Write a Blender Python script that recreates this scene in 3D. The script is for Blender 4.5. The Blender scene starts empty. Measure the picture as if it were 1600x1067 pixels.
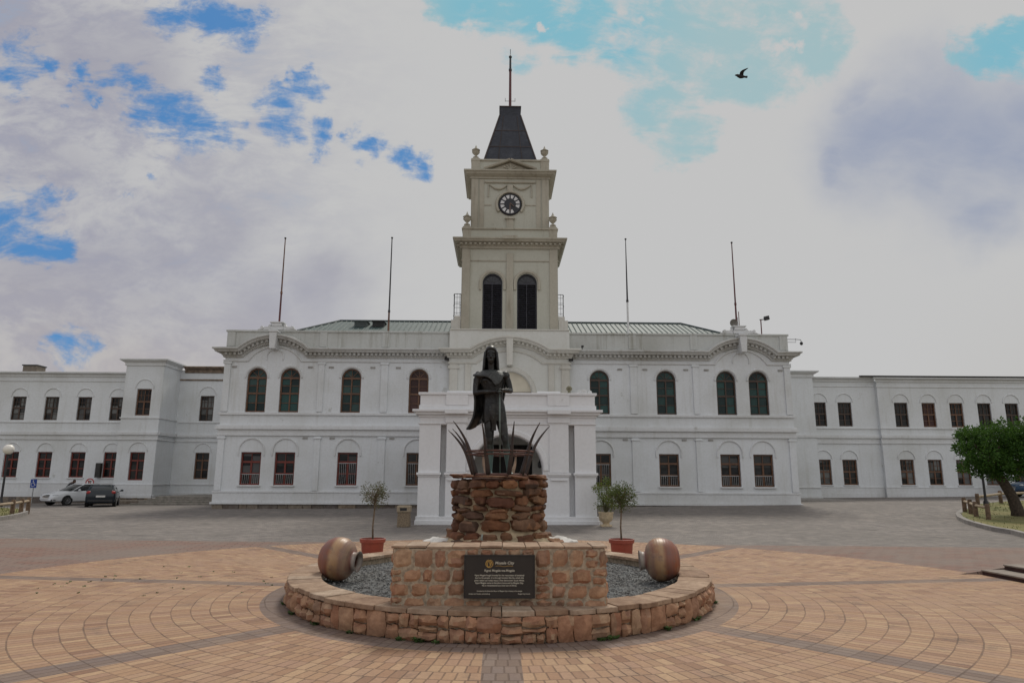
import bpy, bmesh, math, random
from mathutils import Vector, Matrix, noise as mnoise
from mathutils.geometry import tessellate_polygon
R = math.radians
sc = bpy.context.scene
col = sc.collection
rnd = random.Random(7)
PI = math.pi

# ------------------------------------------------------------------ ground heights
def sstep(a, b, v):
    t = min(1, max(0, (v - a) / (b - a)))
    return t * t * (3 - 2 * t)

def zg(x, y):
    xx = max(-45, min(45, x))
    return sstep(20, 38, y) * (.28 + (.008 if xx < 0 else .013) * xx)

# ------------------------------------------------------------------ mesh builder
class MB:
    def __init__(s):
        s.v = []; s.f = []
    def add(s, vs, fs):
        o = len(s.v); s.v += [tuple(v) for v in vs]; s.f += [tuple(i + o for i in f) for f in fs]
    def box(s, x0, x1, y0, y1, z0, z1):
        s.add([(x0,y0,z0),(x1,y0,z0),(x1,y1,z0),(x0,y1,z0),(x0,y0,z1),(x1,y0,z1),(x1,y1,z1),(x0,y1,z1)],
              [(0,3,2,1),(4,5,6,7),(0,1,5,4),(1,2,6,5),(2,3,7,6),(3,0,4,7)])
    def obox(s, c, sz, m):
        """box with centre c, size sz, rotated by 3x3 m"""
        hx, hy, hz = sz[0]/2, sz[1]/2, sz[2]/2
        vs = [Vector(c) + m @ Vector((a*hx, b*hy, d*hz)) for d in (-1,1) for a, b in ((-1,-1),(1,-1),(1,1),(-1,1))]
        s.add(vs, [(0,3,2,1),(4,5,6,7),(0,1,5,4),(1,2,6,5),(2,3,7,6),(3,0,4,7)])
    def rings(s, rings, cap=True, closed=True):
        n = len(rings[0]); vs = [p for r in rings for p in r]; fs = []
        for i in range(len(rings)-1):
            for j in range(n if closed else n-1):
                k = (j+1) % n
                fs.append((i*n+j, i*n+k, (i+1)*n+k, (i+1)*n+j))
        if cap:
            fs.append(tuple(range(n-1, -1, -1))); b = (len(rings)-1)*n
            fs.append(tuple(range(b, b+n)))
        s.add(vs, fs)
    def tube(s, pts, rad, n=8, cap=True):
        pts = [Vector(p) for p in pts]
        if not hasattr(rad, '__len__'): rad = [rad]*len(pts)
        rr = []; up = None
        for i, p in enumerate(pts):
            t = (pts[min(i+1, len(pts)-1)] - pts[max(i-1, 0)]).normalized()
            if up is None:
                up = Vector((0,0,1)) if abs(t.z) < .9 else Vector((0,1,0))
            a = t.cross(up).normalized(); b = a.cross(t).normalized(); up = b
            rr.append([p + (a*math.cos(2*PI*k/n) + b*math.sin(2*PI*k/n))*rad[i] for k in range(n)])
        s.rings([list(reversed(r)) for r in rr], cap)
    def lathe(s, prof, c=(0,0,0), n=20, m=None):
        c = Vector(c); rr = []
        for r, z in prof:
            ring = [Vector((r*math.cos(2*PI*k/n), r*math.sin(2*PI*k/n), z)) for k in range(n)]
            if m: ring = [m @ q for q in ring]
            rr.append([c + q for q in ring])
        s.rings(rr)
    def prism(s, poly, y0, y1):
        """polygon in x,z pushed from y0 to y1"""
        n = len(poly)
        s.rings([[(x,y0,z) for x,z in poly], [(x,y1,z) for x,z in poly]])
    def ell(s, c, r, n=12, m=None):
        c = Vector(c); rr = []
        k = max(5, n//2+1)
        for i in range(k):
            a = -PI/2 + PI*(i+.02)/(k-1+.04) if k > 1 else 0
            ring = [Vector((r[0]*math.cos(a)*math.cos(2*PI*j/n), r[1]*math.cos(a)*math.sin(2*PI*j/n), r[2]*math.sin(a))) for j in range(n)]
            if m: ring = [m @ q for q in ring]
            rr.append([c+q for q in ring])
        s.rings(rr)
    def sheet(s, outer, holes, y, depth):
        """wall face in the x,z plane at y with openings; openings get reveals of the given depth"""
        loops = [[Vector((p[0], 0, p[1])) for p in l] for l in [outer]+holes]
        flat = [p for l in loops for p in l]
        tris = tessellate_polygon(loops)
        fs = []
        for a, b, c in tris:
            nrm = (flat[b]-flat[a]).cross(flat[c]-flat[a])
            if nrm.length < 1e-9: continue
            fs.append((a,b,c) if nrm.y < 0 else (a,c,b))
        s.add([(p.x, y, p.z) for p in flat], fs)
        for h in holes:
            n = len(h)
            s.rings([[(x,y,z) for x,z in h], [(x,y+depth,z) for x,z in h]], cap=False)
    def sweep(s, path, y, prof, ml=0, mr=0, cap=True):
        """profile (d out towards -y, h up) along an x,z path on a wall at y; ml/mr mitre the ends outwards"""
        n = len(path); rr = []
        for i, (x, z) in enumerate(path):
            ns = []
            for a, b in ((i-1,i),(i,i+1)):
                if 0 <= a and b < n:
                    dx, dz = path[b][0]-path[a][0], path[b][1]-path[a][1]
                    l = math.hypot(dx,dz); ns.append((-dz/l, dx/l))
            if len(ns) == 2:
                nx, nz = ns[0][0]+ns[1][0], ns[0][1]+ns[1][1]; l2 = nx*nx+nz*nz
                nx, nz = 2*nx/l2, 2*nz/l2
            else: nx, nz = ns[0]
            ring = []
            for d, h in prof:
                ox = (-d*ml if i == 0 else d*mr if i == n-1 else 0)
                ring.append((x+nx*h+ox, y-d, z+nz*h))
            rr.append(ring)
        s.rings(rr, cap)
    def ret(s, x, sg, y0, y1, z, prof, back=False):
        r0 = [(x+sg*d, y0-d, z+h) for d,h in prof]; r1 = [(x+sg*d, y1+(d if back else 0), z+h) for d,h in prof]
        s.rings([r0, r1] if sg < 0 else [r1, r0])
    def loop(s, x0, x1, y0, y1, z, prof):
        """profile run round a rectangle"""
        rr = []
        for sx, sy, X, Y in ((-1,-1,x0,y0),(1,-1,x1,y0),(1,1,x1,y1),(-1,1,x0,y1)):
            rr.append([(X+sx*d, Y+sy*d, z+h) for d,h in prof])
        rr.append(rr[0]); s.rings(rr, cap=False)
    def build(s, name, mat, parent=None, smooth=False, bevel=0, base=None, segs=2, angle=40):
        me = bpy.data.meshes.new(name)
        o0 = Vector(base) if base else Vector((0,0,0))
        me.from_pydata([Vector(v)-o0 for v in s.v], [], s.f); me.validate(); me.update()
        bm = bmesh.new(); bm.from_mesh(me); bmesh.ops.recalc_face_normals(bm, faces=bm.faces[:]) if s.fixn else None
        bm.to_mesh(me); bm.free()
        me.materials.append(mat)
        if smooth:
            for p in me.polygons: p.use_smooth = True
            me.set_sharp_from_angle(angle=R(angle)) if angle < 180 else None
        o = bpy.data.objects.new(name, me); col.objects.link(o); o.location = o0
        if parent: par(o, parent)
        if bevel:
            b = o.modifiers.new('bevel', 'BEVEL'); b.width = bevel; b.segments = segs; b.limit_method = 'ANGLE'; b.angle_limit = R(35)
        return o
    fixn = True

def par(o, p):
    """parent keeping world placement (all parents are unrotated when built)"""
    o.parent = p; o.matrix_parent_inverse = Matrix.Translation(-wloc(p))

def wloc(o):
    if not o.parent: return Vector(o.location)
    return wloc(o.parent) + (o.matrix_parent_inverse @ Vector(o.location))

def tag(o, label=None, cat=None, group=None, kind=None):
    if label: o['label'] = label
    if cat: o['category'] = cat
    if group: o['group'] = group
    if kind: o['kind'] = kind
    return o

def thing(name, loc, label, cat, group=None):
    o = bpy.data.objects.new(name, None); col.objects.link(o); o.location = loc; o.empty_display_size = .2
    return tag(o, label, cat, group)

def kids(o): return [c for c in bpy.data.objects if c.parent == o]

def copy_tree(o, parent=None):
    c = o.copy(); col.objects.link(c)
    if parent: c.parent = parent
    c.matrix_parent_inverse = o.matrix_parent_inverse.copy()
    for ch in kids(o): copy_tree(ch, c)
    return c

def arc(cx, cz, r, a0, a1, n):
    return [(cx + r*math.cos(R(a0+(a1-a0)*i/n)), cz + r*math.sin(R(a0+(a1-a0)*i/n))) for i in range(n+1)]

def arched(cx, z0, zs, r):
    """outline of a round-headed opening, counter-clockwise"""
    return [(cx-r, z0), (cx+r, z0)] + arc(cx, zs, r, 0, 180, 16)

def rect(x0, x1, z0, z1): return [(x0,z0),(x1,z0),(x1,z1),(x0,z1)]

def seg_arch(cx, z, w, rise, n=18):
    rad = (w*w + rise*rise)/(2*rise); a = math.degrees(math.asin(min(1, w/rad))); c = z + rise - rad
    return arc(cx, c, rad, 90+a, 90-a, n)

def meshify(o, remesh=None, smooth_it=0):
    """apply the object's modifiers (optionally a voxel remesh) into its mesh"""
    if remesh:
        m = o.modifiers.new('r', 'REMESH'); m.mode = 'VOXEL'; m.voxel_size = remesh
    if smooth_it:
        m = o.modifiers.new('s', 'SMOOTH'); m.iterations = smooth_it; m.factor = .5
    dg = bpy.context.evaluated_depsgraph_get(); dg.update()
    me = bpy.data.meshes.new_from_object(o.evaluated_get(dg))
    o.modifiers.clear(); o.data = me
    for p in me.polygons: p.use_smooth = True
    return o

# ------------------------------------------------------------------ node helpers
class NT:
    def __init__(s, nt): s.nt = nt
    def n(s, t, **k):
        x = s.nt.nodes.new(t)
        for a, b in k.items(): setattr(x, a, b)
        return x
    def put(s, sock, v):
        if isinstance(v, bpy.types.NodeSocket): s.nt.links.new(v, sock)
        else: sock.default_value = v
    def m(s, op, a, b=None, c=None, clamp=False):
        x = s.n('ShaderNodeMath', operation=op); x.use_clamp = clamp
        s.put(x.inputs[0], a)
        if b is not None: s.put(x.inputs[1], b)
        if c is not None: s.put(x.inputs[2], c)
        return x.outputs[0]
    def mix(s, f, a, b, mode='MIX'):
        x = s.n('ShaderNodeMix', data_type='RGBA', blend_type=mode); x.clamp_factor = True
        s.put(x.inputs[0], f)
        for i, v in ((6,a),(7,b)):
            if isinstance(v, tuple) and len(v) == 3: v = v + (1,)
            s.put(x.inputs[i], v)
        return x.outputs[2]
    def ss(s, v, a, b, o0=0., o1=1.):
        x = s.n('ShaderNodeMapRange', interpolation_type='SMOOTHSTEP')
        s.put(x.inputs[0], v); s.put(x.inputs[1], a); s.put(x.inputs[2], b); s.put(x.inputs[3], o0); s.put(x.inputs[4], o1)
        return x.outputs[0]
    def noise(s, vec, scale, detail=4, rough=.55, out=0, dim='3D'):
        x = s.n('ShaderNodeTexNoise', noise_dimensions=dim); s.put(x.inputs['Vector'], vec)
        x.inputs['Scale'].default_value = scale; x.inputs['Detail'].default_value = detail; x.inputs['Roughness'].default_value = rough
        return x.outputs[out]
    def obj(s): return s.n('ShaderNodeTexCoord').outputs['Object']
    def sep(s, v):
        x = s.n('ShaderNodeSeparateXYZ'); s.put(x.inputs[0], v); return x.outputs
    def comb(s, a, b, c=0.):
        x = s.n('ShaderNodeCombineXYZ'); s.put(x.inputs[0], a); s.put(x.inputs[1], b); s.put(x.inputs[2], c); return x.outputs[0]
    def scale(s, v, k):
        x = s.n('ShaderNodeVectorMath', operation='MULTIPLY'); s.put(x.inputs[0], v); x.inputs[1].default_value = k; return x.outputs[0]
    def bump(s, h, strength=.3, dist=.02):
        x = s.n('ShaderNodeBump'); s.put(x.inputs['Height'], h); x.inputs['Strength'].default_value = strength; x.inputs['Distance'].default_value = dist
        return x.outputs[0]

def newmat(name):
    m = bpy.data.materials.new(name); m.use_nodes = True
    return m, NT(m.node_tree), m.node_tree.nodes['Principled BSDF']

def plain(name, c, rough=.6, var=.15, sc=6, metal=0, bump=0, spec=.5, c2=None):
    m, t, b = newmat(name)
    p = t.obj(); f = t.noise(p, sc, 5)
    d = c2 or tuple(x*(1-var) for x in c); e = tuple(min(1, x*(1+var)) for x in c) if not c2 else c
    t.put(b.inputs['Base Color'], t.mix(t.ss(f, .3, .7), d, e))
    b.inputs['Roughness'].default_value = rough; b.inputs['Metallic'].default_value = metal
    b.inputs['Specular IOR Level'].default_value = spec
    if bump: t.put(b.inputs['Normal'], t.bump(f, bump, .02))
    return m

def island(name, cols, rough=.85, sc=14, bump=.5, dist=.01, stain=None):
    """each loose piece of the mesh gets its own colour out of a ramp"""
    m, t, b = newmat(name)
    g = t.n('ShaderNodeNewGeometry').outputs['Random Per Island']
    rp = t.n('ShaderNodeValToRGB'); rp.color_ramp.interpolation = 'LINEAR'
    el = rp.color_ramp.elements
    while len(el) < len(cols): el.new(.5)
    for i, c in enumerate(cols): el[i].position = i/(len(cols)-1); el[i].color = c+(1,)
    t.put(rp.inputs[0], g)
    p = t.obj(); f = t.noise(p, sc, 6, .65); f2 = t.noise(p, sc*.28, 3)
    c = t.mix(t.ss(f, .32, .7), t.mix(1., rp.outputs[0], (.62,.58,.56), 'MULTIPLY'), rp.outputs[0])
    c = t.mix(t.ss(f2, .5, .72, 0, .5), c, stain or (.1,.075,.055))
    t.put(b.inputs['Base Color'], c); b.inputs['Roughness'].default_value = rough
    b.inputs['Specular IOR Level'].default_value = .25
    t.put(b.inputs['Normal'], t.bump(f, bump, dist))
    return m

def paint(name, c, dirt, amount=.5, rough=.75, streak=.5):
    m, t, b = newmat(name)
    p = t.obj(); x, y, z = t.sep(p)
    big = t.noise(p, .35, 5); fine = t.noise(p, 9, 5, .6)
    st = t.noise(t.comb(t.m('MULTIPLY', x, 2.2), t.m('MULTIPLY', y, 2.2), t.m('MULTIPLY', z, .16)), 1.6, 6, .65)
    k = t.m('MULTIPLY', t.ss(st, .5, .78), streak)
    k = t.m('ADD', k, t.m('MULTIPLY', t.ss(big, .42, .75), .55))
    k = t.m('MULTIPLY', k, amount, clamp=True)
    cc = t.mix(k, c, dirt)
    patch = t.noise(p, .9, 8, .7); pm_ = t.m('MULTIPLY', t.ss(patch, .66, .70), .55); cc = t.mix(pm_, cc, tuple(q*.86 for q in dirt))      # repainted and peeling patches
    cc = t.mix(t.ss(fine, .35, .75, 0, .16), cc, tuple(q*.8 for q in dirt))
    t.put(b.inputs['Base Color'], cc); b.inputs['Roughness'].default_value = rough; b.inputs['Specular IOR Level'].default_value = .3
    t.put(b.inputs['Normal'], t.bump(t.m('ADD', fine, t.m('MULTIPLY', t.noise(p, 1.6, 4), 1.5)), .25, .012))
    return m

M = {}
M['white'] = paint('white_paint', (.72,.745,.765), (.47,.47,.43), .75)
M['bay'] = paint('bay_paint', (.66,.665,.635), (.48,.47,.40), .6)
M['bay_trim'] = paint('bay_trim_paint', (.62,.61,.56), (.36,.33,.27), .65)
M['white_fresh'] = paint('fresh_white_paint', (.76,.77,.785), (.58,.58,.56), .35)
M['trim'] = paint('white_trim_paint', (.70,.715,.725), (.40,.39,.34), .6)
M['tower'] = paint('cream_tower_paint', (.505,.505,.435), (.35,.335,.265), .6, streak=.8)
M['parapet'] = paint('dirty_shaded_parapet_paint', (.55,.565,.545), (.30,.295,.25), .8, streak=1.1)  # dirty paint, base also darkened to imitate shade on the upper facade
M['cornice'] = paint('shaded_cornice_paint', (.56,.565,.55), (.27,.25,.20), .75, streak=1.)  # cornice shade deepened in the paint colour, under streaks of dirt
M['tower_trim'] = paint('weathered_cream_trim', (.46,.435,.36), (.24,.21,.155), .75, streak=1.)
M['found'] = island('foundation_stone', [(.20,.17,.14),(.29,.25,.2),(.16,.14,.13),(.33,.27,.2)], sc=8)
M['roof'] = plain('sheet_roof_green', (.062,.095,.092), .65, .2, 2.5)
M['roof_ridge'] = plain('dark_ridge_cap', (.07,.09,.09), .5)
M['frame_red'] = plain('oxblood_window_paint', (.145,.022,.012), .4, .25, 5)
M['frame_brown'] = plain('brown_varnished_wood', (.125,.058,.028), .45, .3, 8)
M['frame_dark'] = plain('dark_stained_wood', (.055,.03,.018), .45, .3, 8)
M['iron'] = plain('dark_iron', (.02,.02,.022), .5, .2)
M['steel'] = plain('galvanised_steel', (.35,.36,.37), .4, .15, 10, .6)
M['bars'] = plain('grey_window_bars', (.38,.38,.38), .5)
M['louvre'] = plain('blue_black_louvre_paint', (.024,.024,.034), .5, .25)
M['pole_red'] = plain('maroon_pole_paint', (.10,.022,.022), .45)
M['pole_rust'] = plain('rusty_pole_paint', (.15,.075,.05), .6, .3, 3)
M['rust'] = plain('rust_edge', (.16,.075,.03), .8, .3)
M['black'] = plain('black_plastic', (.012,.012,.013), .4)
M['terracotta'] = plain('terracotta_plastic', (.30,.065,.04), .55, .12, 4)
M['soil'] = plain('potting_soil', (.035,.025,.018), .95, .4, 30, bump=.6)
M['cream_stone'] = plain('cast_stone_urn', (.50,.40,.26), .85, .15, 12, bump=.2)
M['mortar'] = plain('mortar', (.34,.30,.25), .95, .25, 25, bump=.6)
M['wood'] = plain('weathered_log', (.14,.09,.055), .85, .35, 9, bump=.3)
M['wood_pale'] = plain('pale_rail', (.36,.28,.19), .8, .25, 9)
M['conc'] = plain('grey_concrete', (.27,.25,.23), .9, .2, 5, bump=.3)
M['chrome'] = plain('chrome', (.6,.6,.6), .15, .05, 3, 1)
M['tyre'] = plain('rubber', (.012,.012,.012), .85)
M['rim'] = plain('alloy_rim', (.42,.43,.44), .3, .1, 5, .8)

def glass(name, c, c2, rough=.12):
    m, t, b = newmat(name)
    r = t.n('ShaderNodeObjectInfo').outputs['Random']
    p = t.obj(); x, y, z = t.sep(p)
    cell = t.n('ShaderNodeTexWhiteNoise', noise_dimensions='4D')
    t.put(cell.inputs['Vector'], t.comb(t.m('FLOOR', t.m('MULTIPLY', x, 2.0)), t.m('FLOOR', t.m('MULTIPLY', z, 2.05)))); t.put(cell.inputs['W'], r)
    f = t.ss(t.m('ADD', t.m('MULTIPLY', cell.outputs[0], .8), t.m('MULTIPLY', t.noise(p, 3, 3), .5)), .35, 1.)
    gl = t.n('ShaderNodeTexWhiteNoise', noise_dimensions='1D'); t.put(gl.inputs['W'], t.m('MULTIPLY', r, 91.7))
    sky_refl = t.m('MULTIPLY', t.ss(gl.outputs[0], .62, .95), t.ss(cell.outputs[0], .35, .6))      # pale sky reflection painted into the colour of some sashes
    t.put(b.inputs['Base Color'], t.mix(sky_refl, t.mix(f, c, c2), tuple(.35*q+.075 for q in c2))); b.inputs['Roughness'].default_value = rough
    b.inputs['Specular IOR Level'].default_value = .22
    t.put(b.inputs['Normal'], t.bump(t.noise(p, 1.7, 2), .25, .05))
    return m
M['glass_green'] = glass('glass_over_green_blind', (.010,.024,.024), (.026,.075,.068))
M['glass_dark'] = glass('dark_window_glass', (.008,.009,.010), (.03,.03,.028))
M['glass_brown'] = glass('glass_over_brown_blind', (.035,.014,.012), (.07,.028,.022))
M['glass_curtain'] = glass('glass_over_net_curtain', (.012,.013,.012), (.16,.165,.16))
# ------------------------------------------------------------------ windows (built once, then copied)
def bar(mb, x0, x1, z0, z1, y0=0., d=.05): mb.box(x0, x1, y0-d, y0, z0, z1)

def make_window(parent, at, w, h, arch=False, frame='frame_brown', pane='glass_dark', bars=False, style='casement', sill=True):
    """origin at the middle of the sill; faces -y"""
    x, y, z = at
    hw = w/2; fw = .075; mb = MB(); r = hw
    zs = h-r if arch else h
    if arch:
        o = arched(0, 0, zs, r); i_ = [(-r+fw, fw), (r-fw, fw)] + arc(0, zs, r-fw, 0, 180, 16)
        mb.rings([[(a,-.08,b) for a,b in o], [(a,0,b) for a,b in o], ], cap=False)
        n = len(o)
        mb.rings([[(a,-.08,b) for a,b in i_], [(a,0,b) for a,b in i_]], cap=False)
        mb.rings([[(a,-.08,b) for a,b in o], [(a,-.08,b) for a,b in i_]], cap=False)
        bar(mb, -r+fw, r-fw, zs-.05, zs+.05, d=.075); bar(mb, -.035, .035, fw, zs-.05, d=.07)
        zt = zs*.55
        bar(mb, -r+fw, -.035, zt-.045, zt+.045, d=.065); bar(mb, .035, r-fw, zt-.045, zt+.045, d=.065)
        for q in (zt*.5, (zt+zs)/2 if style == 'sash' else zt*.52):
            bar(mb, -r+fw, -.035, q-.016, q+.016, d=.045); bar(mb, .035, r-fw, q-.016, q+.016, d=.045)
        for a in (45, 90, 135):
            m3 = Matrix.Rotation(-R(a), 3, 'Y')
            mb.obox((math.cos(R(a))*r*.47, -.02, zs+.05+math.sin(R(a))*(r*.47)), (r*.8, .04, .03), m3)
    else:
        bar(mb, -hw, -hw+fw, 0, h, d=.08); bar(mb, hw-fw, hw, 0, h, d=.08)
        bar(mb, -hw+fw, hw-fw, 0, fw, d=.08); bar(mb, -hw+fw, hw-fw, h-fw, h, d=.08)
        zt = h*(.70 if style == 'casement' else .52)
        bar(mb, -hw+fw, hw-fw, zt-.05, zt+.05, d=.07)
        bar(mb, -.045, .045, fw, zt-.05, d=.065)
        bar(mb, -.02, .02, zt+.05, h-fw, d=.05)
        if style == 'casement':
            for q in (zt*.5,): bar(mb, -hw+fw, -.045, q-.03, q+.03, d=.05); bar(mb, .045, hw-fw, q-.03, q+.03, d=.05)
        else:
            for q in (zt*.5, (zt+h)/2):
                bar(mb, -hw+fw, -.045, q-.014, q+.014, d=.045); bar(mb, .045, hw-fw, q-.014, q+.014, d=.045)
            bar(mb, -hw*.5-.012, -hw*.5+.012, zt+.05, h-fw, d=.04); bar(mb, hw*.5-.012, hw*.5+.012, zt+.05, h-fw, d=.04)
    o = mb.build('window', M[frame]); o.location = (x, y, z); par(o, parent)
    pm = MB(); out = arched(0, 0, zs, r) if arch else rect(-hw, hw, 0, h)
    pm.prism(out, -.012, .03)
    p = pm.build('pane', M[pane]); p.parent = o
    if bars:
        g = MB(); top = zt*(.47 if bars == 1 else .96)
        for k in range(9):
            xx = -hw+.12 + (w-.24)*k/8
            if abs(xx) > .04: g.tube([(xx,-.085,.06),(xx,-.085,top)], .009, 5)
        g.box(-hw+.06, hw-.06, -.092, -.078, top-.02, top+.01)
        q = g.build('grille', M['bars']); q.parent = o
    return o

def put_window(src, at, pane=None, frame=None):
    c = copy_tree(src); c.location = at
    if pane or frame:
        for ch in kids(c):
            if ch.name.startswith('pane') and pane:
                ch.data = ch.data.copy(); ch.data.materials[0] = M[pane]
        if frame: c.data = c.data.copy(); c.data.materials[0] = M[frame]
    return c

def stone_course(mb, x0, x1, y, z0, z1, seed, depth=.25, lo=.4, hi=1.1):
    r = random.Random(seed); x = x0
    while x < x1-.05:
        w = min(r.uniform(lo, hi), x1-x); d = r.uniform(-.02, .03)
        mb.box(x+.008, x+w-.008, y-d, y+depth, z0, z1-r.uniform(0,.02)); x += w

# ------------------------------------------------------------------ town hall, main block
X0 = .56; Y0 = 36.0
XL, XR = X0-15.07, X0+15.07
hall = thing('town_hall', (X0, Y0, .28), 'large white two storey town hall with central clock tower and porch', 'town hall')
YC = 35.72                      # face of the projecting centre bay
CB = 3.2                        # its half width
up_x = (4.8, 8.36, 11.58, 13.32)
holes_up = []; holes_lo = []
WW = 1.04; R2 = WW/2
for s in (-1, 1):
    for a in up_x:
        holes_up.append(arched(X0+s*a, 5.08, 6.90, R2)); holes_lo.append(rect(X0+s*a-R2, X0+s*a+R2, 1.36, 3.02))
wm = MB()
for s in (-1, 1):
    a, b = (XL, X0-CB) if s < 0 else (X0+CB, XR)
    hs = [h for h in holes_up+holes_lo if a < h[0][0] < b]
    wm.sheet(rect(a, b, .40, 8.46), hs, Y0, .24)
# sides, back and top slab
wm.box(XL, XL+.3, Y0+.001, 48, .4, 9.36); wm.box(XR-.3, XR, Y0+.001, 48, .4, 9.36)
wm.box(XL+.3, XR-.3, 47.7, 48, .4, 9.36)
wm.box(XL+.3, XR-.3, Y0+.3, 47.7, 8.9, 9.0)
wm.fixn = False
wm.build('wall', M['white'], hall)
for s in (-1, 1):                                                   # the blocking course above the cornice, in dirty paint with shade mixed into its tone
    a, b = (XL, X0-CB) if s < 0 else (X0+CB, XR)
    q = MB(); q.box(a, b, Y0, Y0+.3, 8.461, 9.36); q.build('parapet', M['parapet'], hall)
# pilaster strips
for s in (-1, 1):
    for a, w in ((6.62, .36), (9.95, .30), (14.9, .34)):
        pm = MB(); x = X0+s*a; z1 = 7.74
        pm.box(x-w/2, x+w/2, Y0-.07, Y0, 5.10, z1); pm.box(x-w/2, x+w/2, Y0-.07, Y0, 1.08, 3.84)
        pm.box(x-w/2-.05, x+w/2+.05, Y0-.11, Y0, 3.70, 3.80); pm.box(x-w/2-.05, x+w/2+.05, Y0-.11, Y0, 7.62, 7.735)
        pm.build('pilaster', M['white'], hall, bevel=.008)
# horizontal bands
bands = ((4.93,5.06,.085),(4.36,4.43,.10),(4.18,4.36,.17),(3.95,4.18,.06),(3.86,3.95,.09),(.97,1.06,.08),(.50,.97,.05),(.40,.50,.13))
for s in (-1, 1):
    bm_ = MB()
    for z0, z1, d in bands:
        a, b = (XL-d, X0-CB) if s < 0 else (X0+CB, XR+d)
        bm_.box(a, b, Y0-d, Y0+.0, z0, z1)
        sx = (XL-d, XL) if s < 0 else (XR, XR+d)
        bm_.box(sx[0], sx[1], Y0+.001, 48, z0, z1)
    bm_.build('string_courses', M['trim'], hall, bevel=.012)
# hood mouldings over the openings
hp = [(0,0),(.05,0),(.075,.03),(.075,.08),(0,.11)]
for s in (-1, 1):
    for a in up_x:
        x = X0+s*a; hm = MB()
        hm.sweep(arc(x, 6.90, R2+.03, 180, 0, 18), Y0, hp)
        hm.build('window_hood', M['trim'], hall, smooth=True, angle=50); hm = MB()
        hm.sweep([(x-R2-.10, 2.85)]+arc(x, 3.06, R2+.10, 180, 0, 18)+[(x+R2+.10, 2.85)], Y0, [(0,0),(.035,0),(.055,.02),(.055,.07),(0,.09)])
        hm.build('window_hood', M['trim'], hall, smooth=True, angle=50)
# cornice with curved pediments over the end bays
cp = [(0,0),(.10,0),(.10,.08),(.16,.10),(.16,.22),(.42,.25),(.46,.34),(.54,.38),(.54,.45),(.50,.47),(0,.50)]
ap = [(0,0),(.04,0),(.07,.03),(.07,.09),(0,.10)]
def gab_path(a, b, zc, centres, w, rise):
    p = [(a, zc)]
    for c in centres: p += seg_arch(c, zc, w, rise)
    return p+[(b, zc)]
def dentils(mb, path, y, h0, h1, d0, d1, step=.23, w=.12):
    L = 0; acc = 0
    for (x0,z0),(x1,z1) in zip(path, path[1:]):
        l = math.hypot(x1-x0, z1-z0); t = (step-acc) if acc else step*.5
        while t < l:
            k = t/l; x, z = x0+(x1-x0)*k, z0+(z1-z0)*k; a = math.atan2(z1-z0, x1-x0)
            m3 = Matrix.Rotation(-a, 3, 'Y'); n = m3 @ Vector((0,0,(h0+h1)/2))
            mb.obox((x+n.x, y-(d0+d1)/2, z+n.z), (w, d1-d0, h1-h0), m3); t += step
        acc = l-(t-step)
EB = 12.45
for s in (-1, 1):
    a, b = (XL, X0-CB) if s < 0 else (X0+CB, XR)
    cm = MB(); am = MB(); dm = cm
    path = gab_path(a, b, 7.98, [X0+s*EB], 1.69, .72)
    cm.sweep(path, Y0, cp, ml=1 if s < 0 else 0, mr=1 if s > 0 else 0)
    dentils(dm, path, Y0, .105, .235, .15, .29)
    am.sweep(gab_path(a, b, 7.74, [X0+s*EB], 1.39, .78), Y0, ap, ml=1 if s < 0 else 0, mr=1 if s > 0 else 0)
    cm.ret(XL if s < 0 else XR, s, Y0, 48, 7.98, cp); am.ret(XL if s < 0 else XR, s, Y0, 48, 7.74, ap)
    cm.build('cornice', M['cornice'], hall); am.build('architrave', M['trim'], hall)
# centre bay cornice
cm = MB(); am = MB(); dm = cm
cpath = gab_path(X0-CB, X0+CB, 7.98, [X0], 1.97, .66)
cm.sweep(cpath, YC, cp, ml=1, mr=1); dentils(dm, cpath, YC, .105, .235, .15, .29)
am.sweep(gab_path(X0-CB, X0+CB, 7.66, [X0], 1.73, .68), YC, ap, ml=1, mr=1)
for s in (-1, 1):
    cm.ret(X0+s*CB, s, YC, Y0, 7.98, cp); am.ret(X0+s*CB, s, YC, Y0, 7.66, ap)
cm.build('cornice', M['bay_trim'], hall); am.build('architrave', M['bay_trim'], hall)
# parapet
for s in (-1, 1):
    pp = MB()
    a, b = (XL, X0-CB) if s < 0 else (X0+CB, XR)
    pp.box(a-(.06 if s < 0 else 0), b+(.06 if s > 0 else 0), Y0-.06, Y0+.34, 9.36, 9.46)
    pp.box(a, b, Y0-.03, Y0, 8.46, 8.56)
    for q in ((a+.01, a+.45) if s < 0 else (b-.45, b-.01), (X0+s*9.95-.2, X0+s*9.95+.2), (X0+s*6.62-.2, X0+s*6.62+.2)):
        pp.box(q[0], q[1], Y0-.045, Y0, 8.57, 9.355)
    pp.box(XL-.06 if s < 0 else XR-.3, XL+.3 if s < 0 else XR+.06, Y0+.345, 48, 9.36, 9.46)
    pp.build('parapet_coping', M['parapet'], hall, bevel=.01)
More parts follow.
